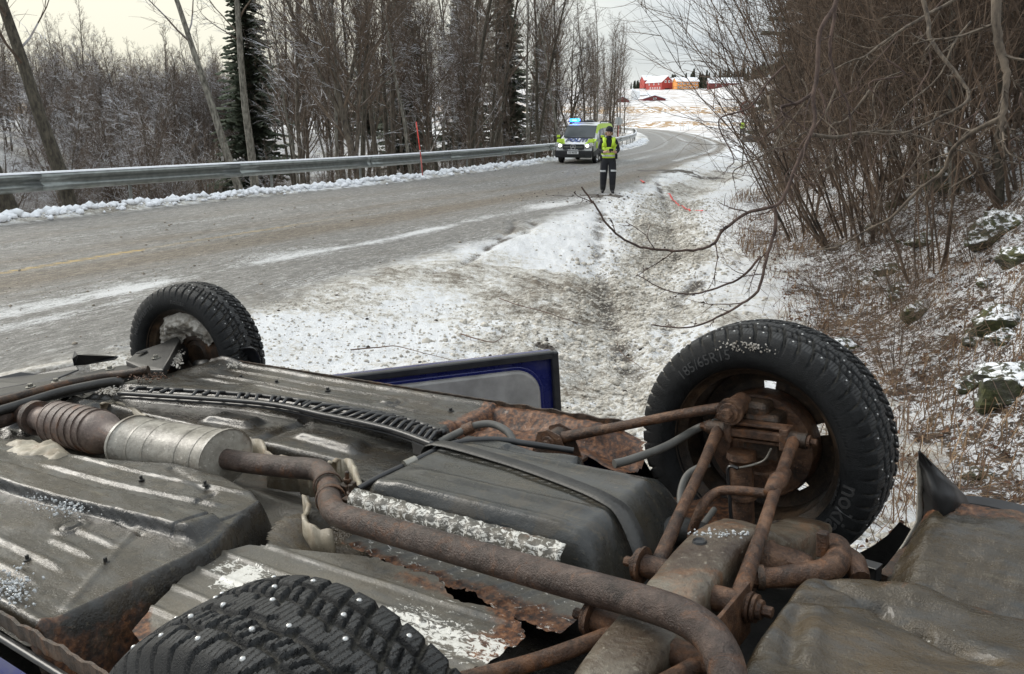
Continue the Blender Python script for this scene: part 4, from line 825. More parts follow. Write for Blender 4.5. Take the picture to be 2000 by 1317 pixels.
for x, y, z, e, q in zip(X_, Y_, Hh, Ee, dn):
    if rg.random() > (.38 if e < 1.6 else .16) + 1.3 * q: continue
    a = rg.uniform(0, 6.283); L = rg.uniform(.10, .42) * (1 if y < 14 else 1.3); ln = rg.uniform(.35, 1.25); w_ = rg.uniform(.0018, .0038) * (1 + y * .05); dx, dy = math.cos(a), math.sin(a)
    p0 = Vector((x, y, z)); p1 = p0 + Vector((dx * L * .35 * ln, dy * L * .35 * ln, L * .55)); p2 = p0 + Vector((dx * L * ln, dy * L * ln, L * (.75 - .45 * ln) )); sd_ = Vector((-dy, dx, 0)) * w_
    mb.add([p0 - sd_, p0 + sd_, p1 + sd_ * .8, p1 - sd_ * .8, p2], [(0, 1, 2, 3), (3, 2, 4)])
tag(mb.build('dead_grass', M_GRASS, None), kind='stuff', label='dead brown grass and stems lying over the snowy slope')
mb = MB(); X_, Y_, Hh, Ee = on_bank(30000, -.5, 5, 11, 1.2, (1.2, 8)); dn = fbm(X_, Y_, .9, 3, 431)
for x, y, z, e, q in zip(X_, Y_, Hh, Ee, dn):
    if rg.random() > .20 + 1.9 * q: continue
    a = 2.6 + 2.5 * q + rg.gauss(0, .7); L = rg.uniform(.2, .65); w_ = rg.uniform(.0012, .0026); p0 = Vector((x, y, z)); d = Vector((math.cos(a), math.sin(a), rg.uniform(.15, .7))).normalized(); sd_ = Vector((-math.sin(a), math.cos(a), 0)) * w_; p1 = p0 + d * L * .4; p2 = p1 + Vector((d.x, d.y, d.z - .35)).normalized() * L * .35; p3 = p2 + Vector((d.x, d.y, -.45)).normalized() * L * .3
    mb.add([p0 - sd_, p0 + sd_, p1 + sd_, p1 - sd_, p2 + sd_ * .8, p2 - sd_ * .8, p3], [(0, 1, 2, 3), (3, 2, 4, 5), (5, 4, 6)])
tag(mb.build('matted_grass', M_GRASS, None), kind='stuff', label='tussocks of long flattened straw-coloured grass at the foot of the slope')
mb = MB(); X_, Y_, Hh, Ee = on_bank(26000, -.4, 9, 20, 1.5); dn = fbm(X_, Y_, .8, 3, 411)
for x, y, z, e, q in zip(X_, Y_, Hh, Ee, dn):
    if rg.random() > .5 + 1.2 * q: continue
    r = rg.uniform(.012, .034); M3 = Euler((rg.gauss(-.35, .5), rg.gauss(0, .5), rg.uniform(0, 6.28))).to_matrix(); c = Vector((x, y, z + .012)); cu_ = rg.uniform(.1, .5) * r
    mb.add([c + M3 @ Vector(v) for v in ((-r, 0, 0), (-.2 * r, -.55 * r, cu_), (.5 * r, -.45 * r, cu_), (1.1 * r, 0, 0), (.5 * r, .45 * r, cu_), (-.2 * r, .55 * r, cu_))], [(0, 1, 2, 3), (0, 3, 4, 5)])
tag(mb.build('leaf_litter', M_LEAF, None), kind='stuff', label='fallen brown leaves scattered on the slope')
mb = MB(); X_, Y_, Hh, Ee = on_bank(5200, -.8, 8, 22, 1.4)
for x, y, z, e in zip(X_, Y_, Hh, Ee):
    a = rg.uniform(0, 6.283); L = rg.uniform(.25, 1.0); up_ = rg.uniform(.05, 1.1); pts_ = [Vector((x, y, z - .02))]; d = Vector((math.cos(a) - .3, math.sin(a), up_)).normalized()
    for i in range(3): d = (d + Vector((rg.gauss(0, .15), rg.gauss(0, .15), rg.gauss(-.05, .1)))).normalized(); pts_.append(pts_[-1] + d * L / 3)
    r = rg.uniform(.0016, .0045); mb.tube(pts_, [r, r * .8, r * .6, r * .3], 3, cap=False)
tag(mb.build('brushwood', M_TWN, None), kind='stuff', label='thin brown twigs and dead stalks on the slope')
# mossy rocks in the slope
from mathutils import noise as mnoise
def rock(r, seed):
    rg_ = random.Random(seed); bm = bmesh.new(); bmesh.ops.create_icosphere(bm, subdivisions=4, radius=1); pl_ = [(Vector((rg_.gauss(0, 1), rg_.gauss(0, 1), rg_.gauss(0, .7))).normalized(), rg_.uniform(.55, .9)) for _ in range(11)]; sc = Vector((rg_.uniform(1, 1.6), rg_.uniform(.8, 1.2), rg_.uniform(.5, .8))); of = Vector((seed * 3.1, 0, 0))
    for v in bm.verts:
        p = v.co.copy()
        for n_, dd_ in pl_:
            k = p.dot(n_) - dd_
            if k > 0: p -= n_ * k
        p *= 1 + .16 * mnoise.noise(p * 2.2 + of) + .07 * mnoise.noise(p * 6 + of) + .03 * mnoise.noise(p * 17 + of); v.co = Vector((p.x * sc.x, p.y * sc.y, p.z * sc.z)) * r
    me = bpy.data.meshes.new('mossy_stone'); bm.to_mesh(me); bm.free(); me.materials.append(M_MOSS); return put('mossy_stone', me)
M_MOSS = Mat('mossy_rock', .9); nn_ = M_MOSS.noise(5, 6, .7); gz = M_MOSS.N.new('ShaderNodeNewGeometry'); sz = M_MOSS.N.new('ShaderNodeSeparateXYZ'); M_MOSS.L.new(gz.outputs['Normal'], sz.inputs[0])
cc = M_MOSS.ramp(nn_, (.35, (.055, .050, .042)), (.55, (.045, .05, .018)), (.7, (.10, .10, .035))); cc = M_MOSS.mix(M_MOSS.math('MULTIPLY', M_MOSS.rng(sz.outputs[2], .5, .8), M_MOSS.rng(M_MOSS.noise(14, 5, .7), .47, .53)), cc, (.8, .81, .83)); M_MOSS.set('Base Color', cc); M_MOSS.bump(nn_, .9, .05); M_MOSS = M_MOSS.m
for i, (px, d, r, lb) in enumerate(((1905, 6.9, .12, 'mossy snow-dusted stone on the slope, right of the far rear wheel'), (1960, 7.6, .16, 'mossy stone nearest the right edge of the picture'), (1740, 12.5, .22, 'mossy boulder under the low bushes in the middle of the slope'), (1660, 9.3, .16, 'small snowy stone just above the far rear wheel'), (1930, 10.5, .40, 'large mossy green boulder high on the slope by the right edge'), (1850, 13.5, .4, 'green mossy boulder beneath the thicket, upper right'), (1925, 5.3, .10, 'pale snow-capped stone close to the torn black liner'))):
    x, y = px_xy(px, d); o = rock(r, 50 + i); o.location = (x, y, Z(x, y) + r * .1); tag(o, lb, 'stone')
for k in range(46):
    px, d = rg.uniform(1640, 2120), rg.uniform(5.5, 17); x, y = px_xy(px, d); e = e_at(x, y)
    if e < .8 or e > 8: continue
    o = rock(rg.uniform(.07, .26), 90 + k); o.location = (x, y, Z(x, y) - .02); o.rotation_euler = (rg.uniform(-.3, .3), rg.uniform(-.3, .3), rg.uniform(0, 6)); tag(o, 'half-buried mossy stone among dead grass and snow on the slope', 'stone', 'half-buried stones on the slope')
# twigs lying on the snow
def twig(pts, r, name, label, cat='twig', mat=None, group=None, side=0, seed=0, k=5):
    q = [Vector(p_) for p_ in spline([tuple(p_) for p_ in pts], k)]; rg_ = random.Random(seed + 5); n_ = len(q); mb = MB(); rad = [r * (1 - .7 * i / (n_ - 1)) for i in range(n_)]
    q = [p_ + Vector((rg_.gauss(0, r * .12), rg_.gauss(0, r * .12), rg_.gauss(0, r * .12))) for p_ in q]; mb.tube(q, rad, 7); o = tag(mb.build(name, mat or M_TWN, None, True), label, cat, group)
    for j in range(side):
        t = .12 + .86 * (j + rg_.random()) / side; p_, d = at(q, min(t, .98)); L_ = rg_.uniform(8, 38) * r * (1.1 - .6 * t); m2 = MB(); B, Br = branch(m2, rg_, p_, side_dir(rg_, d, rg_.uniform(.5, 1.1)), L_, r * .38 * (1 - .5 * t), 5, 4, .16, .02, .4)
        for z in range(rg_.randint(1, 3)): p2, d2 = at(B, rg_.uniform(.3, .9)); branch(m2, rg_, p2, side_dir(rg_, d2, .8), L_ * rg_.uniform(.2, .5), r * .16, 3, 3, .15, .0, .5)
        for z in range(4): p2, d2 = at(B, rg_.random()); m2.tube([p2, p2 + side_dir(rg_, d2, .9) * r * 1.1], [r * .24, r * .12], 4)
        m2.build('side_twig', mat or M_TWN, o)
    return o
def gp(px, py, dz=.02):
    v = wray(px, py); t = (0 - CAM_H) / v.z
    for _ in range(6): p_ = Vector((0, 0, CAM_H)) + v * t; t = (Z(p_.x, p_.y) + dz - CAM_H) / v.z
    return Vector((0, 0, CAM_H)) + v * t
twig([gp(975, 582), gp(1010, 595, .05), gp(1060, 608, .04), gp(1120, 628), gp(1180, 642), gp(1238, 653)], .008, 'fallen_twig', 'long thin twig lying on the snow between ditch and road', side=4, seed=1)
twig([gp(685, 683), gp(740, 678, .05), gp(775, 676, .07), gp(830, 690, .04), gp(880, 702)], .008, 'fallen_twig', 'thin curved twig lying on snow just left above the open door', side=3, seed=2)
twig([gp(1205, 670), gp(1215, 690, .05), gp(1245, 712), gp(1265, 728)], .005, 'fallen_twig', 'short thin twig on snow left of the far rear wheel', side=4, seed=3)
twig([gp(900, 652), gp(960, 668, .06), gp(985, 655, .12)], .009, 'fallen_twig', 'dark broken twig in the bare soil patch', side=3, seed=4)
# overhanging branches, near the camera
def wp(L, d0, d1=None): n_ = len(L); return [wpix(x, y, d0 + ((d1 or d0) - d0) * i / (n_ - 1)) for i, (x, y) in enumerate(L)]
M_BR1 = bark('branch_red_brown', (.028, .017, .014), (.115, .075, .058), 24); M_BR2 = bark('branch_grey', (.032, .024, .018), (.17, .135, .100), 26)
twig(wp([(1660, -120), (1635, 0), (1602, 60), (1595, 150), (1588, 185), (1591, 235), (1578, 275), (1552, 330), (1530, 385), (1512, 402), (1455, 418), (1410, 452), (1395, 475), (1365, 487), (1300, 489), (1240, 478), (1195, 448), (1160, 398), (1136, 366)], 3.6, 3.2), .0105, 'overhanging_branch', 'long reddish branch hanging from above, its bud tip reaching left over the ditch', 'branch', M_BR1, side=13, seed=11)
twig(wp([(1512, 400), (1515, 440), (1495, 510), (1480, 568), (1440, 598), (1390, 625), (1340, 640), (1272, 634)], 3.45, 3.3), .008, 'overhanging_branch', 'thin branch curving down and left just above the far rear wheel', 'branch', M_BR1, side=8, seed=12)
twig(wp([(1485, 500), (1450, 540), (1400, 562), (1350, 574), (1300, 566), (1244, 536)], 3.5), .0055, 'overhanging_branch', 'thin branch pointing left below the long reddish one', 'branch', M_BR1, side=6, seed=13)
twig(wp([(1640, -60), (1628, 40), (1620, 95), (1636, 165), (1656, 205), (1662, 260), (1655, 300)], 3.8), .0085, 'overhanging_branch', 'dark branch hanging straight down right beside the long reddish one', 'branch', M_BR1, side=9, seed=14)
twig(wp([(1785, -60), (1812, 35), (1815, 70), (1842, 112), (1872, 148), (1890, 178), (1886, 200), (1850, 222), (1800, 245), (1750, 262), (1690, 258)], 4.0, 3.6), .011, 'overhanging_branch', 'grey branch that bends down to the right then hooks back left, upper right', 'branch', M_BR2, side=10, seed=15)
twig(wp([(1950, -80), (1946, 50), (1958, 110), (1966, 150), (1962, 215), (1955, 255), (1964, 300)], 3.2), .019, 'overhanging_branch', 'thick pale grey branch hanging down close to the right edge', 'branch', M_BR2, side=8, seed=16)
twig(wp([(1956, 230), (1900, 258), (1862, 290), (1840, 335), (1790, 375), (1740, 425), (1690, 450), (1640, 480), (1600, 488)], 3.3, 3.9), .0105, 'overhanging_branch', 'grey branch slanting down to the left from the thick pale one', 'branch', M_BR2, side=11, seed=17)
twig(wp([(1580, 262), (1630, 268), (1690, 258), (1760, 258), (1830, 278), (1900, 300), (1990, 320)], 3.9, 4.4), .010, 'overhanging_branch', 'nearly level branch crossing between the two hanging ones', 'branch', M_BR2, side=12, seed=18)
twig(wp([(1900, -20), (1800, 35), (1740, 72), (1690, 110), (1660, 120), (1600, 150)], 4.6), .010, 'overhanging_branch', 'branch slanting from the top right down to the left, near the top edge', 'branch', M_BR2, side=12, seed=19)
twig(wp([(1590, 180), (1560, 200), (1530, 207), (1525, 215), (1535, 232), (1500, 262)], 3.6), .009, 'overhanging_branch', 'short dark side branch pointing left from the long reddish one', 'branch', M_BR1, side=8, seed=20)
for i in range(16):
    x0 = 1500 + i * 33; y0 = rg.uniform(-40, 240); L = [(x0, y0)]; 
    for k in range(5): L.append((L[-1][0] + rg.uniform(-70, 35), L[-1][1] + rg.uniform(15, 75)))
    twig(wp(L, rg.uniform(4.2, 6.5)), rg.uniform(.005, .009), 'hanging_twig', 'thin bare twig hanging among the branches at upper right', 'twig', M_BR1 if i % 2 else M_BR2, 'thin twigs hanging at upper right', side=9, seed=40 + i)
# ================================================================ the overturned car, belly up
_R = np.array([[-0.80754161, 0.58601371, -0.06681676], [0.08159169, 0.22318838, 0.97135459], [0.58413983, 0.77895756, -0.22804776]])
_O = np.array([0.18684493, -0.42703767, 1.60210658])
_cw = np.array([[1, 0, 0], [0, _s, _c], [0, _c, -_s]])           # level camera axes to world
RW = _cw @ _R; OW = _cw @ _O + np.array([0, 0, CAM_H])
car = empty('overturned_car', label='wrecked blue car lying on its roof in the roadside snow, rusty underside up', cat='car')
car.matrix_world = Matrix(((RW[0, 0], -RW[0, 1], RW[0, 2], OW[0]), (RW[1, 0], -RW[1, 1], RW[1, 2], OW[1]), (RW[2, 0], -RW[2, 1], RW[2, 2], OW[2]), (0, 0, 0, 1)))
def L3(u, v, n): return Vector((u, -v, n))
def P(x, y, n=0.):
    r = np.array([(x - 1000) / FPX, -(y - 658) / FPX, 1.]); A = _R.T @ r; b = _R.T @ _O; t = (n + b[2]) / A[2]; q = A * t - b; return Vector((q[0], -q[1], n))
# ---- materials
def underseal(name, base=(.012, .0125, .012), mud=(.038, .029, .019), gloss=.23, pebble=.35, rustlvl=.0):
    m = Mat(name, gloss, 0, .38); o = m.co('Object'); n1 = m.noise(3.2, 6, .62, m.co('Object', (.5, 1.3, 1)), .8); n2 = m.noise(17, 6, .65, m.co('Object', (.45, 1.4, 1))); n3 = m.noise(70, 5, .65, o); n4 = m.noise(260, 3, .6, o)
    c = m.ramp(n1, (.34, base), (.52, tuple((a + b) / 2 for a, b in zip(base, mud))), (.66, mud))
    c = m.mix(m.rng(n2, .48, .68, 0, .75), c, (.032, .034, .034)); c = m.mix(m.rng(n2, .30, .42, .45, 0), c, (.060, .050, .036))
    blot = m.noise(9, 7, .7, o, .4); c = m.mix(m.rng(blot, .56, .60, 0, .5), c, (.055, .044, .030)); c = m.mix(m.rng(n3, .62, .72, 0, .6), c, (.12, .10, .072)); c = m.mix(m.rng(n3, .28, .36, .8, 0), c, (.012, .012, .012))
    sc2 = m.noise(30, 6, .7, m.co('Object', (.12, 1.6, 1))); c = m.mix(m.rng(sc2, .60, .65, 0, .45), c, (.095, .080, .055))
    rn = m.math('ADD', m.attr('rust'), m.math('MULTIPLY', m.math('SUBTRACT', m.noise(11, 7, .72, o, .5), .5), 1.5))
    rf = m.rng(rn, .38, .72); rc = m.ramp(n3, (.34, (.012, .007, .005)), (.46, (.062, .026, .013)), (.57, (.145, .060, .024)), (.70, (.23, .125, .07)))
    c = m.mix(rf, c, rc)
    crease_shade = m.attr('dark'); c = m.mix(m.rng(m.math('ADD', crease_shade, m.math('MULTIPLY', n2, .2)), .2, .9, 0, .85), c, (.012, .012, .012))  # dark attribute: occlusion shade of creases and recesses painted into the colour
    wt = m.rng(m.math('ADD', m.attr('white'), m.math('MULTIPLY', m.math('SUBTRACT', m.noise(90, 8, .75, m.co('Object', (.6, 1, 1)), .8), .5), 3.2)), .60, .64); c = m.mix(wt, c, m.mix(n3, (.40, .38, .33), (.70, .69, .65)))
    m.set('Base Color', c); m.set('Roughness', m.math('ADD', m.rng(n2, .35, .65, gloss - .08, gloss + .16), m.math('MULTIPLY', rf, .30)))
    h = m.math('ADD', m.math('MULTIPLY', n3, .55), m.math('ADD', m.math('MULTIPLY', n4, .25), m.math('MULTIPLY', n2, .5))); m.bump(h, pebble, .012); m.set('Coat Weight', m.rng(n2, .45, .62, .0, .25)); m.set('Coat Roughness', .10); return m.m
M_SEAL = underseal('underseal_wet_grey')
M_TANK = underseal('fuel_tank_coating', (.016, .0185, .020), (.040, .036, .027), .26, .2)
M_MUD = underseal('underseal_pebbled_mud', (.030, .024, .015), (.080, .058, .034), .24, .6)
M_PLATE = underseal('heat_shield_metal', (.070, .066, .056), (.140, .120, .09), .36, .35)
def rusty(name, a, b, c, rough=.62, sc=28, bs=.6, spec=.4, orange=.35):
    m = Mat(name, rough, 0, spec); o = m.co('Object'); n = m.noise(sc, 8, .72, o, .4); n2 = m.noise(sc * .3, 4, .6, o); nf = m.noise(sc * 7, 4, .7, o)
    k = m.math('ADD', m.math('MULTIPLY', n, .6), m.math('MULTIPLY', n2, .4)); col = m.ramp(k, (.36, a), (.5, b), (.63, c)); on_ = m.noise(sc * .45, 7, .75, o, .8); col = m.mix(m.rng(on_, .54, .66, 0, orange), col, (.26, .095, .022)); col = m.mix(m.rng(on_, .36, .46, .75, 0), col, tuple(x * .8 for x in a)); col = m.mix(m.rng(nf, .60, .72, 0, .6), col, tuple(min(1, x * 1.9) for x in c)); col = m.mix(m.rng(nf, .3, .38, .7, 0), col, tuple(x * .5 for x in a))
    m.set('Base Color', col); m.bump(m.math('ADD', m.math('MULTIPLY', n, .6), m.math('MULTIPLY', nf, .4)), bs, .008); return m.m
M_RUST = rusty('rusty_steel', (.012, .007, .005), (.072, .036, .020), (.170, .092, .052), .36, 40, 1.0)
M_RUSTD = rusty('dark_rusty_steel', (.008, .006, .004), (.035, .022, .014), (.090, .052, .030), .45, 26, .8)
M_PIPE = rusty('exhaust_pipe_rust', (.020, .013, .010), (.066, .045, .036), (.125, .088, .070), .30, 34, 1.0)
M_CAT = rusty('exhaust_catalyst_rust', (.060, .044, .037), (.13, .098, .084), (.21, .16, .135), .5, 18, .5)
M_MUFF = rusty('muffler_aluminised_steel', (.085, .075, .060), (.26, .24, .205), (.38, .36, .315), .36, 11, .35, orange=.12)
M_CREAM = rusty('heat_shield_edge', (.16, .135, .095), (.24, .205, .15), (.42, .38, .30), .5, 12, .3, orange=.2)
M_BEAM = rusty('crossmember_flaking', (.028, .013, .007), (.082, .062, .043), (.185, .165, .13), .38, 11, 1.0)
M_BLK = simple('black_plastic', (.018, .018, .019), .38, var=.4, scale=20, bump=.15, bd=.002)
M_BLKM = simple('dirty_black_metal', (.020, .019, .017), .5, var=.6, scale=18, bump=.4, bd=.004)
M_HOSE = simple('grey_rubber_hose', (.085, .082, .074), .6, var=.3, scale=20, bump=.2, bd=.002)
m = Mat('blue_car_paint', .22, .35, .6); nz_ = m.noise(40, 5, .7, m.co('Object')); nd = m.noise(7, 6, .7, m.co('Object'))
m.set('Base Color', m.mix(m.rng(nd, .52, .70, 0, .6), (.010, .016, .13), (.09, .09, .11))); m.set('Coat Weight', .6); m.set('Coat Roughness', .12); m.set('Roughness', m.rng(nd, .4, .7, .2, .55)); M_BLUE = m.m
M_GREYP = simple('grey_door_underside', (.27, .26, .245), .30, var=.28, scale=11, bump=.12, bd=.002)
M_GLASS = Mat('dark_car_glass', .06, 0, .6, (.015, .017, .018)).m
M_BOLT = simple('steel_bolt', (.25, .24, .21), .35, .6, scale=40)
m = Mat('slush_lump', .55); nn_ = m.noise(30, 6, .7); m.set('Base Color', m.ramp(nn_, (.35, (.20, .17, .13)), (.62, (.58, .55, .50)))); m.bump(nn_, .8, .02); M_SLUSH = m.m
m = Mat('ice_crystals', .15, 0, .5, (.62, .64, .65)); m.set('Transmission Weight', .35); M_ICE = m.m
m = Mat('tyre_rubber', .48, 0, .22)
uvn = m.N.new('ShaderNodeUVMap'); uvn.uv_map = 'tread'; mpn = m.N.new('ShaderNodeMapping'); m.L.new(uvn.outputs[0], mpn.inputs[0]); mpn.inputs['Scale'].default_value = (1, 1, 1)
wv = m.N.new('ShaderNodeTexWave'); wv.inputs['Scale'].default_value = 38; wv.inputs['Distortion'].default_value = 3.0; wv.inputs['Detail'].default_value = 1; wv.inputs['Detail Scale'].default_value = 14; m.L.new(mpn.outputs[0], wv.inputs[0])
sip = m.math('MULTIPLY', m.rng(wv.outputs[1], .02, .16, 1, 0), m.attr('top')); nt_ = m.noise(30, 6, .7); nf_ = m.noise(420, 3, .7); dep = m.attr('depth')
col = m.ramp(nt_, (.35, (.006, .0065, .007)), (.7, (.017, .018, .019))); col = m.mix(m.math('MULTIPLY', m.attr('top'), m.rng(nt_, .3, .7, .35, 1)), col, (.050, .051, .051)); col = m.mix(m.rng(m.math('MULTIPLY', dep, nt_), .25, .5, 0, .5), col, (.10, .09, .07)); col = m.mix(m.math('MULTIPLY', sip, .85), col, (.003, .003, .003)); col = m.mix(m.rng(nf_, .62, .72, 0, .3), col, (.055, .055, .05))
m.set('Base Color', col); m.bump(m.math('SUBTRACT', m.math('MULTIPLY', nf_, .4), m.math('MULTIPLY', sip, 1.0)), .9, .006); M_TYRE = m.m
M_LETTER = simple('raised_tyre_lettering', (.045, .045, .045), .35, scale=60)
m = Mat('tyre_stud', .32, .7, .5, (.50, .50, .49)); M_STUD = m.m

def obj_attr(me, **k):
    for n_, a in k.items(): at_ = me.attributes.new(n_, 'FLOAT', 'POINT'); at_.data.foreach_set('value', np.asarray(a, np.float32).ravel())
def patch(name, u0, u1, v0, v1, res, fn, mat, label=None, jag=None):
    nu = max(2, int((u1 - u0) / res)); nv = max(2, int(abs(v1 - v0) / res)); U, V = np.meshgrid(np.linspace(u0, u1, nu), np.linspace(v0, v1, nv), indexing='ij')
    r = fn(U, V); n, rust, dark, white, keep = r
    idx = np.arange(nu * nv).reshape(nu, nv); q_ = np.stack([idx[:-1, :-1], idx[1:, :-1], idx[1:, 1:], idx[:-1, 1:]], -1)
    k = keep & np.isfinite(n); kk = (k[:-1, :-1] & k[1:, :-1] & k[1:, 1:] & k[:-1, 1:]); q_ = q_[kk].reshape(-1, 4)
    used, inv = np.unique(q_, return_inverse=True); q_ = inv.reshape(-1, 4)
    co_ = np.stack([U, -V, np.nan_to_num(n)], -1).reshape(-1, 3)[used]
    if callable(jag): co_ = jag(co_)
    me = bpy.data.meshes.new(name); me.from_pydata(co_.tolist(), [], q_[:, ::-1].tolist()); me.polygons.foreach_set('use_smooth', [True] * len(me.polygons))
    ones = np.ones(U.shape); obj_attr(me, rust=(rust * ones).ravel()[used], dark=(dark * ones).ravel()[used], white=(white * ones).ravel()[used]); me.materials.append(mat); me.update()
    o = put(name, me, car); tag(o, label); return o
def rough_poly(pts, amp, step=.008, seed=0, only=None):
    out_ = []; rg_ = random.Random(seed); n_ = len(pts)
    for i in range(n_):
        a = np.array(pts[i]); b = np.array(pts[(i + 1) % n_]); l = np.hypot(*(b - a)); k = max(1, int(l / step)); nn = np.array([-(b - a)[1], (b - a)[0]]) / (l + 1e-9); am = amp if (only is None or i in only) else .0006
        for j in range(k):
            t = j / k; w_ = (float(fbm(np.array([t * l]), np.array([i * 3.7 + seed]), .05, 4, seed, .75)[0]) + .35 * rg_.gauss(0, 1)) * am; out_.append(tuple(a + (b - a) * t + nn * w_))
    return out_
def snap(me, poly, lim):
    V_ = np.array([v.co[:] for v in me.vertices]); cnt_ = {}
    for p in me.polygons:
        for e in p.edge_keys: cnt_[e] = cnt_.get(e, 0) + 1
    bv = sorted({v for e, c in cnt_.items() if c == 1 for v in e}); A = np.array(poly); B = np.roll(A, -1, 0); D = B - A; LL = (D ** 2).sum(1) + 1e-12
    for i in bv:
        p = np.array([V_[i][0], -V_[i][1]]); t = np.clip(((p - A) * D).sum(1) / LL, 0, 1); q = A + D * t[:, None]; dd = ((q - p) ** 2).sum(1); k = dd.argmin()
        if dd[k] < lim * lim: me.vertices[i].co = (q[k][0], -q[k][1], V_[i][2])
def G(x, c, w): return np.exp(-((x - c) / w) ** 2)
def seg(U, V, a, b, w):                                   # soft crease along a line a-b in (u,v)
    a = np.array(a); b = np.array(b); d = b - a; l = math.hypot(*d); d /= l; k = np.clip((U - a[0]) * d[0] + (V - a[1]) * d[1], 0, l); return np.exp(-(np.hypot(U - a[0] - d[0] * k, V - a[1] - d[1] * k) / w) ** 2)
def rail(x, a, b, e=.008): return sst(x, a, a + e) * (1 - sst(x, b - e, b))
TRUE = lambda U: np.ones(U.shape, bool)
# ---- floor panel on the near side
def f_near(U, V):
    nz1 = fbm(U, V, .25, 4, 201); nz2 = fbm(U, V, .05, 3, 203)
    rv = np.interp(U, [.75, .95, 1.3, 1.8, 2.4], [-.245, -.25, -.295, -.325, -.35])              # inner edge of the side member
    rl = rail(V, rv - .095, rv, .012); fade = sst(U, .80, .86)
    n = .028 * rl * fade + .004 * nz1 + .0015 * nz2
    n += .010 * rail(V, rv - .045, rv - .02, .006) * fade * 0
    rear = .765 + .10 * sst(V, -.36, -.10)                                                                   # curved rear edge, further forward by the tunnel
    drop = 1 - sst(U, rear - .045, rear + .02); n = n - .16 * drop ** 1.5
    te = np.interp(U, [.7, .85, .95, 1.1, 1.3, 1.6, 2.3], [-.14, -.10, -.055, -.03, -.035, -.13, -.19]); n = n - .13 * sst(V, te - .045, te + .01) ** 1.3
    inner = V > rv
    n += np.where(inner, .007 * rail(V, rv + .05, rv + .075) + .006 * rail(V, rv + .13, rv + .15), 0) * sst(U, .92, .97) * (1 - sst(U, 1.55, 1.7))
    n -= .006 * seg(U, V, (1.27, -.10), (1.02, -.15), .012); n -= .007 * seg(U, V, (1.02, -.15), (1.0, -.20), .008)
    for vv in (-.43, -.485, -.545, -.60): n += .0060 * rail(V, vv - .013, vv + .013, .010) * sst(U, .93, 1.0) * (1 - sst(U, 1.10 if vv > -.5 else 1.9, 1.14 if vv > -.5 else 2.0))
    d = np.hypot(U - 1.148, V + .43); n += .008 * (1 - sst(d, .018, .024)) + .006 * G(d, .032, .006) - .003 * G(d, .024, .003)
    d = np.hypot(U - 1.9, V + .50); n += .006 * (1 - sst(d, .025, .03))
    n += .010 * G(V, -.672, .014) ; n -= .03 * (1 - sst(V, -.692, -.682))
    n -= .006 * seg(U, V, (.96, -.37), (1.10, -.355), .005); n -= .008 * seg(U, V, (.85, -.18), (.89, -.34), .004); n += .004 * seg(U, V, (.80, -.62), (1.0, -.36), .010)
    n += .010 * G(np.hypot(U - .84, V + .33), 0, .03)
    lip = G(U, rear + .012, .012); n += .004 * lip
    n -= .030 * rail(V, rv - .1, rv - .094, .004) * 0
    wall = drop * (U < rear + .02); rust = .95 * wall * (1 - sst(V, -.52, -.40)) + .25 * G(V, -.66, .02) + .45 * lip * (V < -.5)
    dark = 1.2 * G(V, rv - .093, .011) * fade + wall * (.9 - .5 * (V < -.45)) + .5 * sst(V, te - .02, te + .01)  # painted shade along the member's side, the rear wall and the tunnel edge
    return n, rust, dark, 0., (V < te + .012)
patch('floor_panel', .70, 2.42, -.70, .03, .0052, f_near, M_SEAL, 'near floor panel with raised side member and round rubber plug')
def f_far(U, V):
    nz1 = fbm(U, V, .25, 4, 211); nz2 = fbm(U, V, .05, 3, 213)
    rv = np.interp(U, [.7, .83, 1.2, 1.6, 2.2], [.37, .40, .43, .41, .28])
    n = .004 * nz1 + .0015 * nz2 + .012 * rail(V, rv, rv + .12, .02); rear = .775 - .06 * (V < rv)
    n -= .15 * (1 - sst(U, rear - .035, rear + .025)) ** 1.4
    n -= .035 * (1 - sst(V, rv - .03, rv)) ; te = .19 - .08 * (1 - sst(U, .8, .95)); n -= .12 * (1 - sst(V, te - .02, te + .03))
    n += .018 * rail(V, rv - .16, rv - .07, .02) * (sst(U, .95, 1.0) * (1 - sst(U, 1.20, 1.26)) + sst(U, 1.42, 1.47) * (1 - sst(U, 1.62, 1.67)))
    n -= .012 * G(U, 1.33, .02) * (V < rv)
    for vv in (.50, .55, .62): n += .007 * rail(V, vv - .012, vv + .012, .01) * sst(U, .95, 1.0) * (1 - sst(U, 1.95, 2.05))
    d = np.hypot(U - 1.118, V - .569); n += .010 * (1 - sst(d, .025, .031)) + .005 * G(d, .042, .007)
    n += .012 * G(V, .682, .012); n -= .05 * sst(V, .695, .705)
    n += .018 * sst(U, 1.98, 2.1) * sst(V, .5, .6) * (1 - sst(U, 2.12, 2.2))
    rust = 1.0 * (1 - sst(U, .80, .86)) * (V > .46) + .3 * G(V, .69, .02)
    dark = .8 * (1 - sst(V, te - .01, te + .02)) + .8 * (1 - sst(U, rear - .02, rear + .01)) * (V < .5)  # painted shade at the tunnel edge and the rear drop
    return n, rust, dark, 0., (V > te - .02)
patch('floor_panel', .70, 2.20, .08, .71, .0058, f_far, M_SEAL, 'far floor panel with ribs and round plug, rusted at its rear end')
def f_tunnel(U, V):
    n = -.125 + .012 * fbm(U, V, .15, 4, 221) + .018 * G(V, .06, .03) - .0 * U
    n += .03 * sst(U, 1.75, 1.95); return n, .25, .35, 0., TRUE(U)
patch('exhaust_tunnel', .62, 2.5, -.26, .22, .012, f_tunnel, M_PLATE)
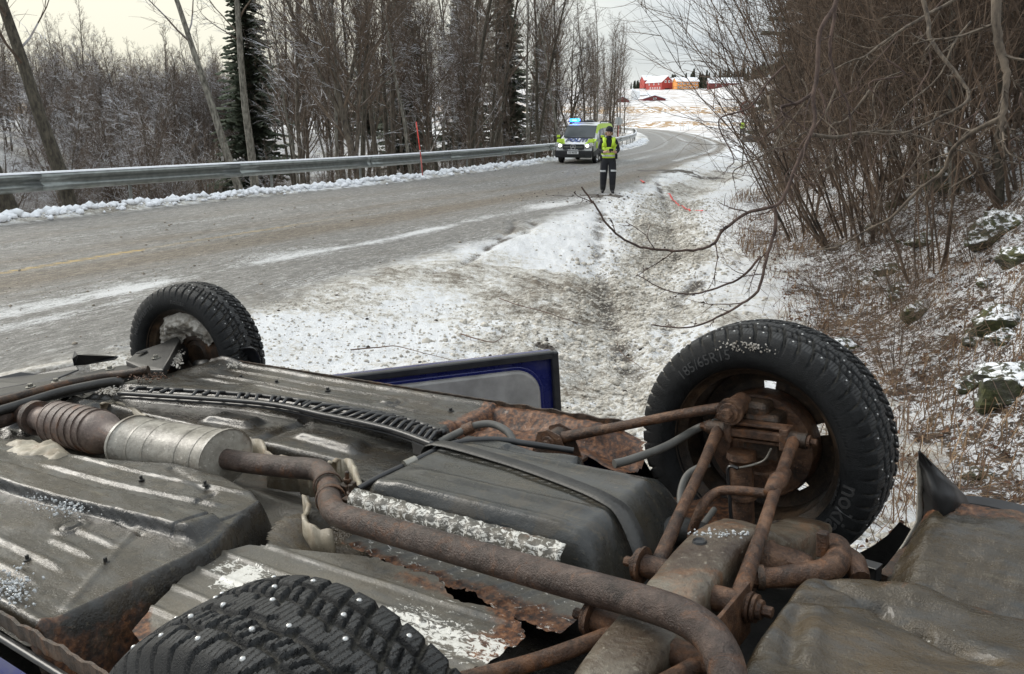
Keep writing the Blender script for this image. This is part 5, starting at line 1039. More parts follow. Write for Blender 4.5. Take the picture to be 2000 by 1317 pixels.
def f_hump(U, V):
    d = np.hypot((U - 1.80) / .36, (V + .20) / .13); n = -.10 + .105 * (1 - sst(d, .25, 1)); n += .022 * fbm(U, V, .05, 4, 224, .65) + .012 * G(U, 1.66, .015) * (1 - sst(d, .5, 1)); return n, .1, 0., 0., d < 1.05
patch('heat_shield', 1.4, 2.2, -.34, -.04, .008, f_hump, M_CREAM, 'shiny crinkled heat shield beside the catalytic converter')
# ---- rear floor behind the step (near side), kick-up
def f_rear(U, V):
    n = -.145 + .02 * fbm(U, V, .2, 4, 231) + .03 * G(V, -.15, .1)
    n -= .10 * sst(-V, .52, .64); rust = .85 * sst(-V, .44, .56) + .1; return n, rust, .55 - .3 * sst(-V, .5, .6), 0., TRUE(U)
patch('rear_floor', -.02, .80, -.70, .10, .010, f_rear, M_SEAL)
def f_bowl(U, V):
    n = -.045 - .06 * sst(V, -.10, .02) * 0 + .03 * fbm(U, V, .12, 4, 235) * .4; d = np.hypot((U - .64) / .16, (V + .10) / .12); n = n - .035 * (1 - sst(d, .3, 1)); return n, .15, .1, .18 * (1 - d), (d < 1.15)
patch('rear_floor_dish', .44, .84, -.26, .06, .008, f_bowl, M_MUD)
# corrugated plates with peeling white paint
def poly_mask(U, V, pts):
    ins = np.zeros(U.shape, bool); n_ = len(pts)
    for i in range(n_):
        x1, y1 = pts[i]; x2, y2 = pts[(i + 1) % n_]; c_ = ((y1 > V) != (y2 > V)) & (U < (x2 - x1) * (V - y1) / (y2 - y1 + 1e-12) + x1); ins ^= c_
    return ins
POLY1 = rough_poly([(.675, -.57), (.80, -.33), (.755, -.25), (.48, -.155), (.30, -.155), (.22, -.20), (.10, -.185), (.03, -.24), (.055, -.385), (.30, -.47), (.55, -.60)], .007, .008, 3, (3, 4, 5, 6, 7))
def f_plate1(U, V):
    k = poly_mask(U, V, POLY1)
    n = -.028 + .004 * fbm(U, V, .2, 3, 243)
    for vv in (-.50, -.43, -.36, -.29, -.225): n += .0055 * rail(V + .10 * (U - .4) * .3, vv - .010, vv + .010, .009)
    n -= .010 * sst(-V, .50, .60); n += .012 * G(V, -.565, .01) * 0
    for uu, v1 in ((.60, -.43), (.42, -.36), (.22, -.29), (.52, -.29)): n += .004 * (1 - sst(np.hypot(U - uu, V - v1), .004, .007))
    line = -.30 - (U - .70) * -.02; white = .74 * np.exp(-((V + .355 - .05 * (U < .3)) / .05) ** 2) * (U < .68) + .55 * G(np.hypot((U - .70) / 1.4, V + .34), 0, .05) + .2 * (U < .4) * G(V, -.22, .04)
    rust = .75 * sst(U - (.675 + (V + .57)), -.06, .0) * (V < -.30) + .7 * sst(-V, .50, .58) + .85 * (1 - sst(U, .06, .16)) * (V > -.33) + .55 * G(V, -.185, .025) * (U < .38); return n, rust, 0., white, k
snap(patch('peeling_plate', .0, .84, -.62, -.13, .0042, f_plate1, M_PLATE, 'ribbed grey plate with flaking white paint and rusty edges').data, POLY1, .008)
POLY2 = rough_poly([(.62, .03), (.60, -.13), (.40, -.150), (.33, -.172), (.22, -.150), (.10, -.185), (.0, -.18), (-.005, -.05), (.02, .02)], .012, .006, 9, (2, 3, 4, 5))
def f_plate2(U, V):
    k = poly_mask(U, V, POLY2)
    n = -.040 + .003 * fbm(U, V, .2, 3, 253)
    for i in range(9): n += .006 * G(U + .55 * (V + .1) , .06 + .062 * i, .007)
    rust = .95 * (1 - sst(V, -.155, -.085)) ; return n, rust, 0., .25 + .1 * fbm(U, V, .1, 2, 5), k
snap(patch('torn_plate', -.02, .66, -.22, .04, .0040, f_plate2, M_PLATE, 'ribbed plate under the exhaust pipe with a torn rusty edge').data, POLY2, .008)
# ---- fuel tank
def f_tank(U, V):
    a = sst(U, -.015, .095) * (1 - sst(U, .63, .725)); b_ = sst(V, -.040, .035); c_ = 1 - sst(V, .33 + .03 * (U > .3), .455)
    corner = a * b_ * c_; n = -.155 + .195 * corner ** .55 + .003 * fbm(U, V, .2, 3, 261)
    for vv in (.04, .115, .30): n += .0065 * rail(V, vv - .022, vv + .022, .02) * sst(U, .10, .14) * (1 - sst(U, .56, .62)) * corner
    n -= .010 * G(V, .34, .02) * (U < .5) * corner; n -= .02 * G(np.hypot(U - .42, V - .41), 0, .05)
    sv = np.interp(U, [-.05, .09, .21, .41, .70], [.15, .163, .198, .241, .275]); 
    n -= .004 * G(V - sv, -.024, .004) + .004 * G(V - sv, .024, .004); n += .0025 * rail(V - sv, -.02, .02, .004)
    return n, .15 * G(U, .02, .05) + .5 * G(V, .43, .02) * (U < .2), .25 * (1 - sst(U, .0, .05)), 0., n > -.15
patch('fuel_tank', -.05, .74, -.06, .47, .0055, f_tank, M_TANK)
def f_flange(U, V):
    return -.135 + .004 * fbm(U, V, .06, 3, 265), .3, .1, 0., (np.hypot(np.maximum(np.abs(U - .34) - .36, 0), np.maximum(np.abs(V - .2) - .24, 0)) < .03 + .015 * fbm(U, V, .05, 3, 266))
patch('tank_flange', -.1, .78, -.10, .50, .008, f_flange, M_TANK)
# strap end, side shield strip of the tank
mb = MB(); sp = [L3(.71, .277, .00), L3(.66, .270, .045), L3(.41, .241, .048), L3(.21, .198, .048), L3(.11, .168, .046), L3(.055, .150, .030), L3(.0, .118, -.03), L3(-.045, .085, -.10)]
q_ = spline(sp, 4)
for w_ in (0,):
    Pn = []
    for k, p in enumerate(q_):
        d = (q_[min(k + 1, len(q_) - 1)] - q_[max(k - 1, 0)]); sd_ = np.cross(d, (0, 0, 1)); sd_ = sd_ / np.linalg.norm(sd_) * .019; Pn.append([p - sd_, p + sd_])
    mb.grid(np.array(Pn))
mb.build('tank_strap', M_BLKM, car, True, solid=.003)
mb = MB(); rows = []
for k in range(60):
    u = .66 - .575 * k / 59; wob = .004 * math.sin(k * 1.7) + .003 * math.sin(k * .6); rows.append([L3(u, -.020 + wob * .5, .034), L3(u, -.042 + wob, .020), L3(u, -.05, -.012), L3(u, -.055, -.035)])
me = mb.grid(np.array([[list(p) for p in r] for r in rows])).mesh('tank_side_shield', M_PLATE, True); obj_attr(me, rust=np.full(240, .28), dark=np.full(240, .0), white=np.full(240, .52)); put('tank_side_shield', me, car, solid=.002)
# ---- rusty sill section between far floor and wheel
def f_sill(U, V):
    n = -.055 + .055 * sst(V, .62, .68) + .02 * G(V, .56, .04) + .010 * fbm(U, V, .08, 4, 271) - .04 * (1 - sst(U, .30, .42)); n += .012 * G(np.hypot(U - .50, V - .58), .022, .006)
    n += .018 * seg(U, V, (.74, .60), (.42, .66), .02) ; jag = .015 * fbm(U, V, .04, 3, 272)
    return n, .95, .12, 0., (V < .705 + jag) & (U > .28 + jag + .12 * (V < .55))
patch('rusty_sill', .25, .80, .42, .72, .006, f_sill, M_SEAL, 'badly rusted end of the far sill')
def f_sill2(U, V): return -.16 + .02 * fbm(U, V, .1, 3, 275), .9, .4, 0., TRUE(U)
patch('wheel_arch_metal', .0, .62, .40, .70, .02, f_sill2, M_SEAL)
# ---- sill flanges
for sgn, lab in ((-1, None), (1, None)):
    mb = MB(); rows = []
    for k in range(120):
        u = (.42 if sgn < 0 else .36) + 1.75 * k / 119; z0 = .012 + .003 * math.sin(k * .9) * (k < 30); wv_ = .0015 * math.sin(k * 2.1); v = sgn * .700 + wv_
        rows.append([L3(u, v - .003, z0 - .03), L3(u, v - .003, z0), L3(u, v + .003, z0), L3(u, v + .003, z0 - .03)])
    mb.grid(np.array([[list(p) for p in r] for r in rows])); mb.build('sill_flange', M_RUSTD, car)
# ---- black backing inside the body and the blue hull below
mb = MB(); mb.box(L3(1.0, 0, -.33), (3.5, 1.40, .02)); mb.build('inner_body', M_BLKM, car)
def hull():
    us = np.concatenate([np.linspace(-.82, -.37, 10), np.linspace(-.36, .36, 25), np.linspace(.37, 2.10, 40), np.linspace(2.105, 2.825, 25), np.linspace(2.83, 3.25, 10)])
    out_ = []
    for side in (-1, 1):
        rows = []
        for u in us:
            n0 = -.045 - .22 * float(sst(u, 2.15, 2.3)) - .42 * (1 - float(sst(u, -.45, -.30)))
            for uc in (0., 2.465):
                if abs(u - uc) < .36: n0 = min(n0, -.045 - .9 * math.sqrt(max(.36 ** 2 - (u - uc) ** 2, 0)))
            endt = max(0, (-.3 - u) / .52, (u - 2.8) / .45); rowp = []; taper = 1 - .10 * endt ** 2
            top = -1.10 if 0.0 < u < 1.9 else (-1.10 + .45 * min(1, (u - 1.9) / .55) if u > 1.9 else -1.10 + .38 * min(1, -u / .6))
            for t in np.linspace(0, 1, 14):
                n = n0 + (top - n0) * t; w_ = np.interp(-n, [0, .05, .12, .25, .45, .62, .72, 1.0, 1.12], [.715, .735, .785, .822, .828, .812, .790, .64, .55]); rowp.append(L3(u, side * w_ * taper, n))
            rows.append(rowp)
        out_.append(rows)
    return us, out_
us, HR = hull(); mb = MB()
for side, rows in zip((-1, 1), HR): mb.grid(np.array([[list(p) for p in r] for r in rows]), flip=side > 0)
lo = [[HR[0][k][-1], HR[1][k][-1]] for k in range(len(us))]; mb.grid(np.array([[list(p) for p in r] for r in lo]), flip=False)
fr = [[HR[0][-1][k], HR[1][-1][k]] for k in range(14)]; mb.grid(np.array([[list(p) for p in r] for r in fr])); bk = [[HR[0][0][k], HR[1][0][k]] for k in range(14)]; mb.grid(np.array([[list(p) for p in r] for r in bk]), flip=True)
bd_ = mb.build('body', M_BLUE, car, True, auto=35); bd_.data.materials.append(M_BLKM)
for p in bd_.data.polygons:
    c = p.center
    if (c.x < .40 or c.x > 2.15) and c.z > -.62 and c.y < 0: p.material_index = 1
mb = MB()                                              # side windows
for side, rows in zip((-1, 1), HR):
    for ua, ub in ((.05, .95), (1.0, 1.75)):
        G_ = []
        for u in np.linspace(ua, ub, 8): G_.append([[u, -side * np.interp(-n, [.62, .72, 1.0, 1.12], [.818, .796, .646, .556]), n] for n in np.linspace(-.68, -1.02, 6)])
        MB_ = MB().grid(np.array(G_), flip=side > 0); MB_.build('side_window', M_GLASS, car, True)
# black rubber strip and plug on the near sill
mb = MB(); mb.tube([L3(u, -.712, -.030) for u in np.linspace(.42, 2.05, 30)], .008, 6, squash=(1, .8)); mb.build('sill_seal', M_BLK, car, True)
mb = MB(); pc = P(28, 1274, -.10); mb.lathe([(0, .004), (.012, .005), (.014, .001), (.019, .006), (.021, .001), (.023, -.006)], 24, Matrix.Translation(L3(.86, -.783, -.118)) @ Matrix.Rotation(R_(-50), 4, 'X') @ Matrix.Rotation(R_(-90), 4, 'Y')); mb.build('sill_plug', M_BLK, car, True)
# ---- brake-line cover: ladder of black plastic
cl = [P(232, 768, .02), P(500, 786, .03), P(640, 812, .03), P(760, 838, .03), P(845, 868, .03)]; cr_ = [P(255, 757, .02), P(500, 772, .03), P(700, 800, .03), P(790, 818, .03), P(868, 845, .03)]
A_ = [Vector(a) for a in spline([tuple(p) for p in cl], 14)]; B_ = [Vector(a) for a in spline([tuple(p) for p in cr_], 14)]
mb = MB(); mb.tube(A_, .007, 5); mb.tube(B_, .007, 5); mb.grid(np.array([[list(a - Vector((0, 0, .016))), list(b_ - Vector((0, 0, .016)))] for a, b_ in zip(A_, B_)])); mb.build('brake_line_cover', M_BLK, car, True, solid=.004)
for k in range(2, 56, 2):
    mb = MB(); a, b_ = A_[k], B_[k]; mid = (a + b_) / 2; k2 = min(k + 1, 56); dv = (A_[k2] - a) * .8
    mb.tube([a + Vector((0, 0, .004)), mid + Vector((0, 0, .013)) + dv * .3, b_ + dv + Vector((0, 0, .002))], [.005, .0065, .005], 5)
    if k % 4 == 0: mb.tube([mid + dv, b_ + dv * 1.6 + Vector((0, 0, .004))], [.008, .006], 6)
    mb.build('cover_rib', M_BLK, car, True)
mb = MB(); e_ = P(850, 858, .02); mb.box(e_ + Vector((0, 0, -.02)), (.10, .09, .04), Matrix.Rotation(-.25, 3, 'Z')); mb.build('cover_end', M_BLK, car, bevel=.006)
# ---- exhaust
def pipe(name, pts, r, mat=M_PIPE, n=20, k=6, **kw):
    q = [Vector(a) for a in spline([tuple(p) for p in pts], k)]; 
    if hasattr(r, '__len__'): r = list(np.interp(np.linspace(0, len(r) - 1, len(q)), range(len(r)), r))
    return MB().tube(q, r, n, **kw).build(name, mat, car, True, auto=60)
pipe('exhaust_pipe', [P(-200, 800, -.02), P(-30, 818, -.02), P(30, 806, -.02), P(70, 812, -.02), P(92, 818, -.02)], .036)
d = (P(225, 846, -.02) - P(75, 818, -.02)).normalized()
pipe('catalytic_converter', [P(70, 815, -.02), P(95, 822, -.02), P(112, 825, -.02), P(165, 836, -.02), P(200, 845, -.02), P(222, 850, -.02), P(250, 857, -.02)], [.038, .044, .070, .070, .066, .042, .038], M_CAT, 26, 5)
for k in range(7): mb = MB(); c_ = P(112 + 13 * k, 825 + 2.9 * k, -.02); mb.tube([c_ - d * .0025, c_ + d * .0025], .0718, 26); mb.build('converter_rib', M_CAT, car, True, auto=50)
pipe('converter_flange', [P(68, 815, -.02), P(76, 817, -.02)], .058, M_PIPE)
a, b_ = P(262, 862, -.01), P(440, 893, -.01); ax = (b_ - a).normalized()
mb = MB(); mb.tube([a - ax * .004, a, a + ax * .012, b_ - ax * .012, b_, b_ + ax * .003], [.070, .084, .079, .079, .084, .072], 32, squash=(1.12, .9)); mb.build('muffler', M_MUFF, car, True, auto=40)
for t in (.0, 1.0):
    c_ = a.lerp(b_, t); mb = MB(); mb.tube([c_ - ax * .005, c_ + ax * .005], .0855, 32, cap=False, squash=(1.12, .9)); mb.build('muffler_seam', M_MUFF, car, True)
for t in (.2, .38, .72, .88):
    c_ = a.lerp(b_, t); mb = MB(); mb.tube([c_ - ax * .004, c_ + ax * .004], .0800, 32, cap=False, squash=(1.12, .9)); mb.build('muffler_ring', M_MUFF, car, True)
pipe('exhaust_pipe', [P(425, 893, -.015), P(480, 903, -.015), P(560, 912, -.01), P(600, 915, -.005), P(628, 922, 0), P(642, 950, .0), P(645, 972, .005)], .0285, M_PIPE)
pipe('exhaust_pipe', [P(642, 965, .005), P(650, 995, .012), P(680, 1012, .02), P(780, 1042, .03), P(920, 1082, .04), P(1060, 1122, .05), P(1180, 1155, .06), P(1275, 1182, .07), P(1340, 1207, .075), P(1385, 1240, .07), P(1412, 1285, .06), P(1425, 1340, .04), P(1430, 1400, .03)], .0275, M_PIPE, 26, 8)
for y in (948, 975):
    c_ = P(640 + (y - 945) * .2, y, .0); d = (P(648, 990, .005) - P(634, 940, .0)).normalized(); mb = MB(); mb.tube([c_ - d * .008, c_ + d * .008], .034, 22, cap=False); mb.build('pipe_clamp', M_RUST, car, True, solid=.003)
    mb = MB(); e_ = c_ + Vector((-.052, -.015, .0)); mb.box(e_, (.03, .035, .022)); mb.tube([e_ + Vector((0, 0, .01)), e_ + Vector((-.005, 0, .042))], .006, 6); mb.tube([e_ + Vector((-.002, 0, .014)), e_ + Vector((-.003, 0, .024))], .011, 6); mb.build('clamp_bolt', M_RUSTD, car, bevel=.002)
# wavy cream edges of the tunnel shield
def ribbon(name, px, n0, n1, mat, wave=.0, k=8):
    q = [Vector(a) for a in spline([tuple(P(*p, n1)) for p in px], k)]; rows = []
    for i, p in enumerate(q): w_ = wave * math.sin(i * .9) + wave * .6 * math.sin(i * .37 + 1); rows.append([list(p + Vector((w_, w_, n0 - n1))), list(p + Vector((w_ * .4, w_ * .4, (n0 - n1) * .5))), list(p + Vector((0, 0, w_))), list(p + Vector((-.008, -.006, -.004 + w_)))])
    MB().grid(np.array(rows)).build(name, mat, car, True, solid=.0022)
ribbon('tunnel_shield_edge', [(195, 790), (230, 785), (262, 800), (285, 812)], -.12, -.03, M_CREAM, .004)
ribbon('tunnel_shield_edge', [(455, 850), (505, 858), (520, 885), (560, 893), (590, 900), (612, 903)], -.12, -.02, M_CREAM, .005)
ribbon('tunnel_shield_edge', [(640, 905), (655, 896), (680, 898), (692, 920), (702, 950), (720, 972), (735, 985)], -.10, .0, M_CREAM, .003)
ribbon('tunnel_shield_edge', [(590, 968), (600, 985), (590, 1010), (612, 1028), (650, 1035)], -.10, -.02, M_CREAM, .003)
# cables across the tank front
pipe('brake_cable', [P(700, 955, .0), P(745, 930, .01), P(800, 905, .02), P(880, 868, .035), P(960, 858, .04), P(1040, 868, .03), P(1120, 880, .01)], .0085, M_BLK, 8)
pipe('cable_sleeve', [P(790, 909, .022), P(812, 899, .025)], .013, M_BOLT, 10, 2)
pipe('grey_hose', [P(858, 864, .02), P(885, 850, .03), P(925, 832, .045), P(960, 828, .05), P(990, 842, .04), P(1003, 862, .02)], .010, M_HOSE, 10)
pipe('hose_fitting', [P(905, 841, .035), P(925, 833, .045)], .016, M_RUST, 10, 2)
# ---- rear suspension
def bolt(p, ax, r=.009, l=.02, mat=M_RUST, nm='bolt'):
    ax = Vector(ax).normalized(); mb = MB(); mb.tube([p, p + ax * l * .35], r * 1.7, 14); mb.tube([p + ax * l * .35, p + ax * l], r, 6); mb.build(nm, mat, car, bevel=.0015)
# trailing arm + bracket on the sill
pipe('trailing_arm', [L3(.462, .515, .006), L3(.30, .555, .05), L3(.12, .60, .100), L3(.02, .615, .124)], [.016, .0125, .0125, .014], M_RUST, 14)
br = MB()
for s_ in (-.028, .028): br.prism([(.40, -.05), (.53, -.05), (.50, .028), (.465, .04), (.43, .028)], Matrix(((1, 0, 0, 0), (0, 0, -1, -(.515 + s_)), (0, 1, 0, 0), (0, 0, 0, 1))), .004)
br.box(L3(.46, .515, -.05), (.14, .085, .01)); br.build('arm_bracket', M_RUST, car, bevel=.002); bolt(L3(.462, .483, .006), (0, 1, 0), .011, .02)
mb = MB(); mb.tube([L3(.462, .49, .006), L3(.462, .54, .006)], .026, 16); mb.build('arm_bush', M_RUSTD, car, True, auto=40)
mb = MB(); mb.tube([L3(.005, .585, .125), L3(.005, .655, .125)], .026, 20); mb.tube([L3(.005, .575, .125), L3(.005, .587, .125)], .032, 20); mb.build('arm_bush', M_RUST, car, True, auto=40)
bolt(L3(.005, .574, .125), (0, 1, 0), .014, .022)
# knuckle bracket with two bolts
mb = MB(); mb.bar(L3(.02, .60, .070), L3(-.125, .60, .074), .028, .020); mb.bar(L3(.02, .61, .090), L3(-.125, .61, .094), .03, .008); mb.bar(L3(.02, .61, .050), L3(-.125, .61, .054), .03, .008)
for u in (.015, -.12): mb.box(L3(u, .605, .071), (.02, .045, .052))
mb.build('knuckle_bracket', M_RUST, car, bevel=.003)
for u, sx in ((.045, 1), (-.148, -1)):
    mb = MB(); mb.tube([L3(u - .022, .60, .072), L3(u + .022, .60, .072)], .0185, 18); mb.build('link_bush', M_RUSTD, car, True, auto=40)
    bolt(L3(u + sx * .022, .60, .072), (sx, 0, 0), .009, .022)
mb = MB(); mb.box(L3(-.05, .66, .05), (.09, .07, .12)); mb.box(L3(-.03, .66, .10), (.07, .06, .07)); mb.build('knuckle', M_RUSTD, car, bevel=.012)
pipe('lateral_link', [L3(.043, .600, .070), L3(.0, .40, .047), L3(-.04, .20, .025), L3(-.075, .03, .0)], [.015, .0115, .0125, .016], M_RUST, 14)
pipe('lateral_link', [L3(-.140, .600, .072), L3(-.172, .40, .047), L3(-.205, .22, .025), L3(-.245, -.005, .0)], [.015, .0120, .0130, .017], M_RUST, 14)
mb = MB(); c_ = L3(-.172, .40, .05); mb.tube([c_ + Vector((0, .05, -.004)), c_, c_ + Vector((0, -.05, .004))], [.013, .021, .013], 10); mb.build('link_mount', M_RUST, car, True)
pipe('lateral_link', [L3(-.110, -.19, .0), L3(-.05, -.36, .02), L3(.043, -.60, .070)], .0135, M_RUST, 14)
pipe('lateral_link', [L3(-.26, -.20, .0), L3(-.21, -.38, .02), L3(-.14, -.60, .070)], .0135, M_RUST, 14)
for (u, v) in ((-.072, .03), (-.245, -.01), (-.085, -.17), (-.26, -.19)):
    sx = 1 if u > -.15 else -1
    mb = MB(); mb.tube([L3(u - sx * .045, v, 0), L3(u + sx * .02, v, 0)], .022, 18); mb.build('link_bush', M_RUST, car, True, auto=40)
    mb = MB(); mb.tube([L3(u + sx * .022, v, 0), L3(u + sx * .027, v, 0)], .035 if sx > 0 else .026, 22); mb.tube([L3(u + sx * .03, v, 0), L3(u + sx * .036, v, 0)], .030 if sx > 0 else .024, 22); mb.build('bush_washer', M_RUST, car, True, auto=40)
    bolt(L3(u + sx * .036, v, 0), (sx, 0, 0), .010, .026)
mb = MB(); mb.prism([(-.255, -.06), (-.255, .035), (-.262, .035), (-.262, -.06)], Matrix(((1, 0, 0, 0), (0, 0, 1, -.01), (0, 1, 0, 0), (0, 0, 0, 1))), .14); mb.build('adjuster_plate', M_RUST, car, bevel=.001)
# strut
mb = MB(); mb.tube([L3(-.012, .605, .02), L3(-.012, .605, .004), L3(-.012, .605, -.004)], [.034, .036, .030], 22); mb.tube([L3(-.012, .605, -.004), L3(-.015, .60, -.09), L3(-.02, .59, -.20), L3(-.03, .57, -.34)], [.028, .028, .031, .031], 20); mb.tube([L3(-.017, .595, -.085), L3(-.017, .595, -.092)], .036, 20); mb.build('strut', M_RUST, car, True, auto=40)
pipe('stabiliser_link', [P(1345, 1060, -.08), P(1368, 995, .0), P(1398, 962, .02), P(1440, 958, .03), P(1505, 965, .03)], .0105, M_RUST, 10)
pipe('brake_hose', [L3(.22, .40, .02), P(1230, 898, .02), P(1300, 872, .03), P(1360, 838, .05), L3(.05, .60, .085)], .0105, M_HOSE, 10)
pipe('brake_hose', [P(1330, 1000, -.06), P(1330, 960, -.03), P(1345, 925, .0), P(1385, 905, .02)], .0085, M_HOSE, 10)
pipe('brake_hose', [P(1365, 1035, -.06), P(1395, 995, -.06)], .007, M_HOSE, 8)
pipe('sensor_cable', [L3(-.09, .59, .045), L3(-.075, .59, .015), L3(-.05, .585, -.0), L3(-.02, .57, -.008)], .0025, M_MUFF, 6)
pipe('sensor_cable', [L3(-.02, .565, -.008), L3(.005, .565, -.012), L3(.0, .56, -.08), L3(-.01, .55, -.2)], .0045, M_BLK, 6)
# crossmember
def loft(name, path, prof, mat, k=6, sub=0, rough=0.):
    q = [Vector(a) for a in spline([tuple(p[0]) for p in path], k)]; W = np.interp(np.linspace(0, len(path) - 1, len(q)), range(len(path)), [p[1] for p in path]); H = np.interp(np.linspace(0, len(path) - 1, len(q)), range(len(path)), [p[2] for p in path]); rows = []
    for i, p in enumerate(q):
        d = (q[min(i + 1, len(q) - 1)] - q[max(i - 1, 0)]).normalized(); sd_ = d.cross(Vector((0, 0, 1))).normalized(); up = sd_.cross(d)
        rows.append([list(p + sd_ * (a * W[i] / 2 + rough * rnd.gauss(0, 1)) + up * (b * H[i] + rough * rnd.gauss(0, 1))) for a, b in prof])
    return MB().grid(np.array(rows)).build(name, mat, car, True, auto=50, sub=sub)
BX = [(-1, -1), (-1, -.25), (-.98, -.08), (-.85, .0), (-.4, .03), (.4, .03), (.85, .0), (.98, -.08), (1, -.25), (1, -1)]
loft('crossmember', [(L3(-.16, -.70, -.02), .10, .10), (L3(-.17, -.42, .0), .105, .10), (L3(-.165, -.25, .022), .11, .11), (L3(-.155, -.05, .03), .108, .11), (L3(-.145, .10, .032), .105, .11), (L3(-.150, .19, .026), .105, .10), (L3(-.17, .26, .01), .10, .10), (L3(-.18, .34, -.04), .10, .10), (L3(-.18, .6, -.12), .10, .10)], BX, M_BEAM, 8, rough=.0006)
mb = MB(); mb.lathe([(0, .001), (.010, .001), (.012, .004), (.014, .0)], 14, Matrix.Translation(L3(-.13, .10, .036)) @ Matrix.Rotation(R_(-90), 4, 'Y')); mb.build('drain_hole', M_BLK, car)
loft('control_arm', [(L3(-.17, .24, .01), .07, .07), (P(1500, 1062, .0), .075, .07), (P(1545, 1078, -.01), .07, .06), (P(1580, 1092, -.015), .055, .05), (P(1592, 1098, -.02), .02, .03)], [(-1, -1), (-1, -.4), (-.8, -.1), (-.3, 0), (.3, 0), (.8, -.1), (1, -.4), (1, -1)], M_RUST, 8)
pipe('bent_pipe', [P(1455, 1128, -.01), P(1510, 1128, -.01), P(1560, 1122, -.01), P(1598, 1118, -.01), P(1625, 1108, -.01), P(1638, 1090, -.01), P(1636, 1068, -.01), P(1622, 1056, -.01)], [.018, .018, .020, .022, .024, .024, .022, .016], M_RUST, 18)
pipe('pipe_collar', [P(1478, 1128, -.01), P(1492, 1128, -.01)], .023, M_RUSTD, 16, 2)
mb = MB(); mb.box(P(1607, 1062, .01), (.02, .02, .05)); mb.build('pipe_lug', M_RUST, car, bevel=.003)
pipe('bracket_arm', [P(1640, 1078, -.02), P(1668, 1100, -.02), P(1680, 1130, -.03)], [.02, .022, .018], M_RUST, 10)
pipe('shock_hose', [L3(-.05, .33, -.08), L3(.02, .30, -.06), L3(.05, .26, -.10)], .03, M_BLKM, 14)
# ---- spare-wheel well and trunk floor
def f_spare(U, V):
    n = .004 - .22 * sst(U, -.33, -.235 + .03 * fbm(V, V * 0, .2, 2, 281)) ** 1.2; e1 = np.interp(U, [-1.0, -.64, -.41, -.27], [.30, .19, .20, .12]); n -= .10 * sst(V, e1 - .03, e1 + .03) ** 1.2
    n += .014 * fbm(U, V, .16, 3, 283) + .011 * fbm(U + .2 * V, V, .09, 3, 284)
    cr1 = seg(U, V, (-.36, .13), (-.52, .06), .014) + seg(U, V, (-.52, .06), (-.62, .02), .012) + seg(U, V, (-.33, .05), (-.45, .10), .012); n -= .016 * cr1
    n += .012 * seg(U, V, (-.37, .02), (-.40, -.10), .018) - .010 * seg(U, V, (-.34, .0), (-.37, -.12), .012); n += .010 * seg(U, V, (-.45, .15), (-.60, .13), .02)
    n += .004 * seg(U, V, (-.35, -.06), (-.45, -.16), .004)
    return n, .32 * seg(U, V, (-.4, .17), (-.7, .15), .03) + .1, .3 * (n < -.09), .12 * cr1, TRUE(U)
patch('spare_wheel_well', -1.05, -.20, -.62, .30, .0058, f_spare, M_MUD, 'dented spare wheel well coated in wet brown mud')
def f_quarter(U, V):
    e1 = np.interp(U, [-1.0, -.64, -.43], [.30, .18, .17]); up_ = sst(V, e1 - .02, .47); n = -.080 + .100 * up_ ** .8 - .07 * sst(U, -.47 , -.40) * (V < .6) + .010 * fbm(U, V, .1, 4, 291); n -= .05 * sst(V, .52, .60)
    n += .003 * fbm(U, V, .02, 3, 292) * 1.5
    return n, .7 * sst(V, .44, .49) + .35 * G(U, -.44, .02) + .2 * G(V, e1, .03), .0, 0., (U < -.405 - .03 * sst(V, .3, .5) + .008 * fbm(V, U, .05, 3, 293)) & (V > e1 - .03)
patch('trunk_side_panel', -1.05, -.38, .14, .62, .0055, f_quarter, M_MUD, 'pebbled brown side panel with a rusty seam beside the spare wheel well')
# black bumper and torn liner behind the far wheel
def plate(name, px, th, mat, bevel=.002, label=None):
    a = [P(*p) for p in px]; n_ = len(a); c_ = sum(a, Vector()) / n_; nn = Vector()
    for i in range(n_): nn += (a[i] - c_).cross(a[(i + 1) % n_] - c_)
    nn.normalize(); vs = [p for p in a] + [p - nn * th for p in a]
    mb = MB(); mb.add(vs, [tuple(range(n_)), tuple(reversed(range(n_, 2 * n_)))] + [(i, n_ + i, n_ + (i + 1) % n_, (i + 1) % n_) for i in range(n_)])
    o = mb.build(name, mat, car, bevel=bevel); tag(o, label); return o
loft('rear_bumper', [(P(1880, 975, -.03), .05, .10), (P(1950, 985, -.03), .06, .12), (P(2040, 1015, -.04), .07, .14), (P(2200, 1090, -.06), .07, .16)], [(-1, -1), (-1, -.1), (-.9, 0), (.6, 0), (1, -.25), (1, -1)], M_BLK, 5)
loft('bumper_edge', [(P(1870, 985, -.02), .03, .10), (P(1950, 1003, -.02), .03, .12), (P(2040, 1033, -.03), .03, .14), (P(2200, 1110, -.05), .03, .16)], [(-1, -1), (-1, -.1), (-.9, 0), (.9, 0), (1, -.1), (1, -1)], M_BLK, 5)
sh = [[P(1795, 880, .16), P(1797, 884, .155), P(1800, 886, .15)], [P(1797, 915, .09), P(1822, 925, .11), P(1850, 935, .07)], [P(1802, 950, .04), P(1835, 962, .08), P(1884, 968, .02)], [P(1808, 990, .0), P(1845, 1000, .03), P(1900, 1000, -.02)], [P(1800, 1020, -.04), P(1830, 1035, -.02), P(1872, 1022, -.05)]]
MB().grid(np.array([[list(p) for p in r] for r in sh])).build('torn_wheel_liner', M_BLK, car, True, solid=.005)
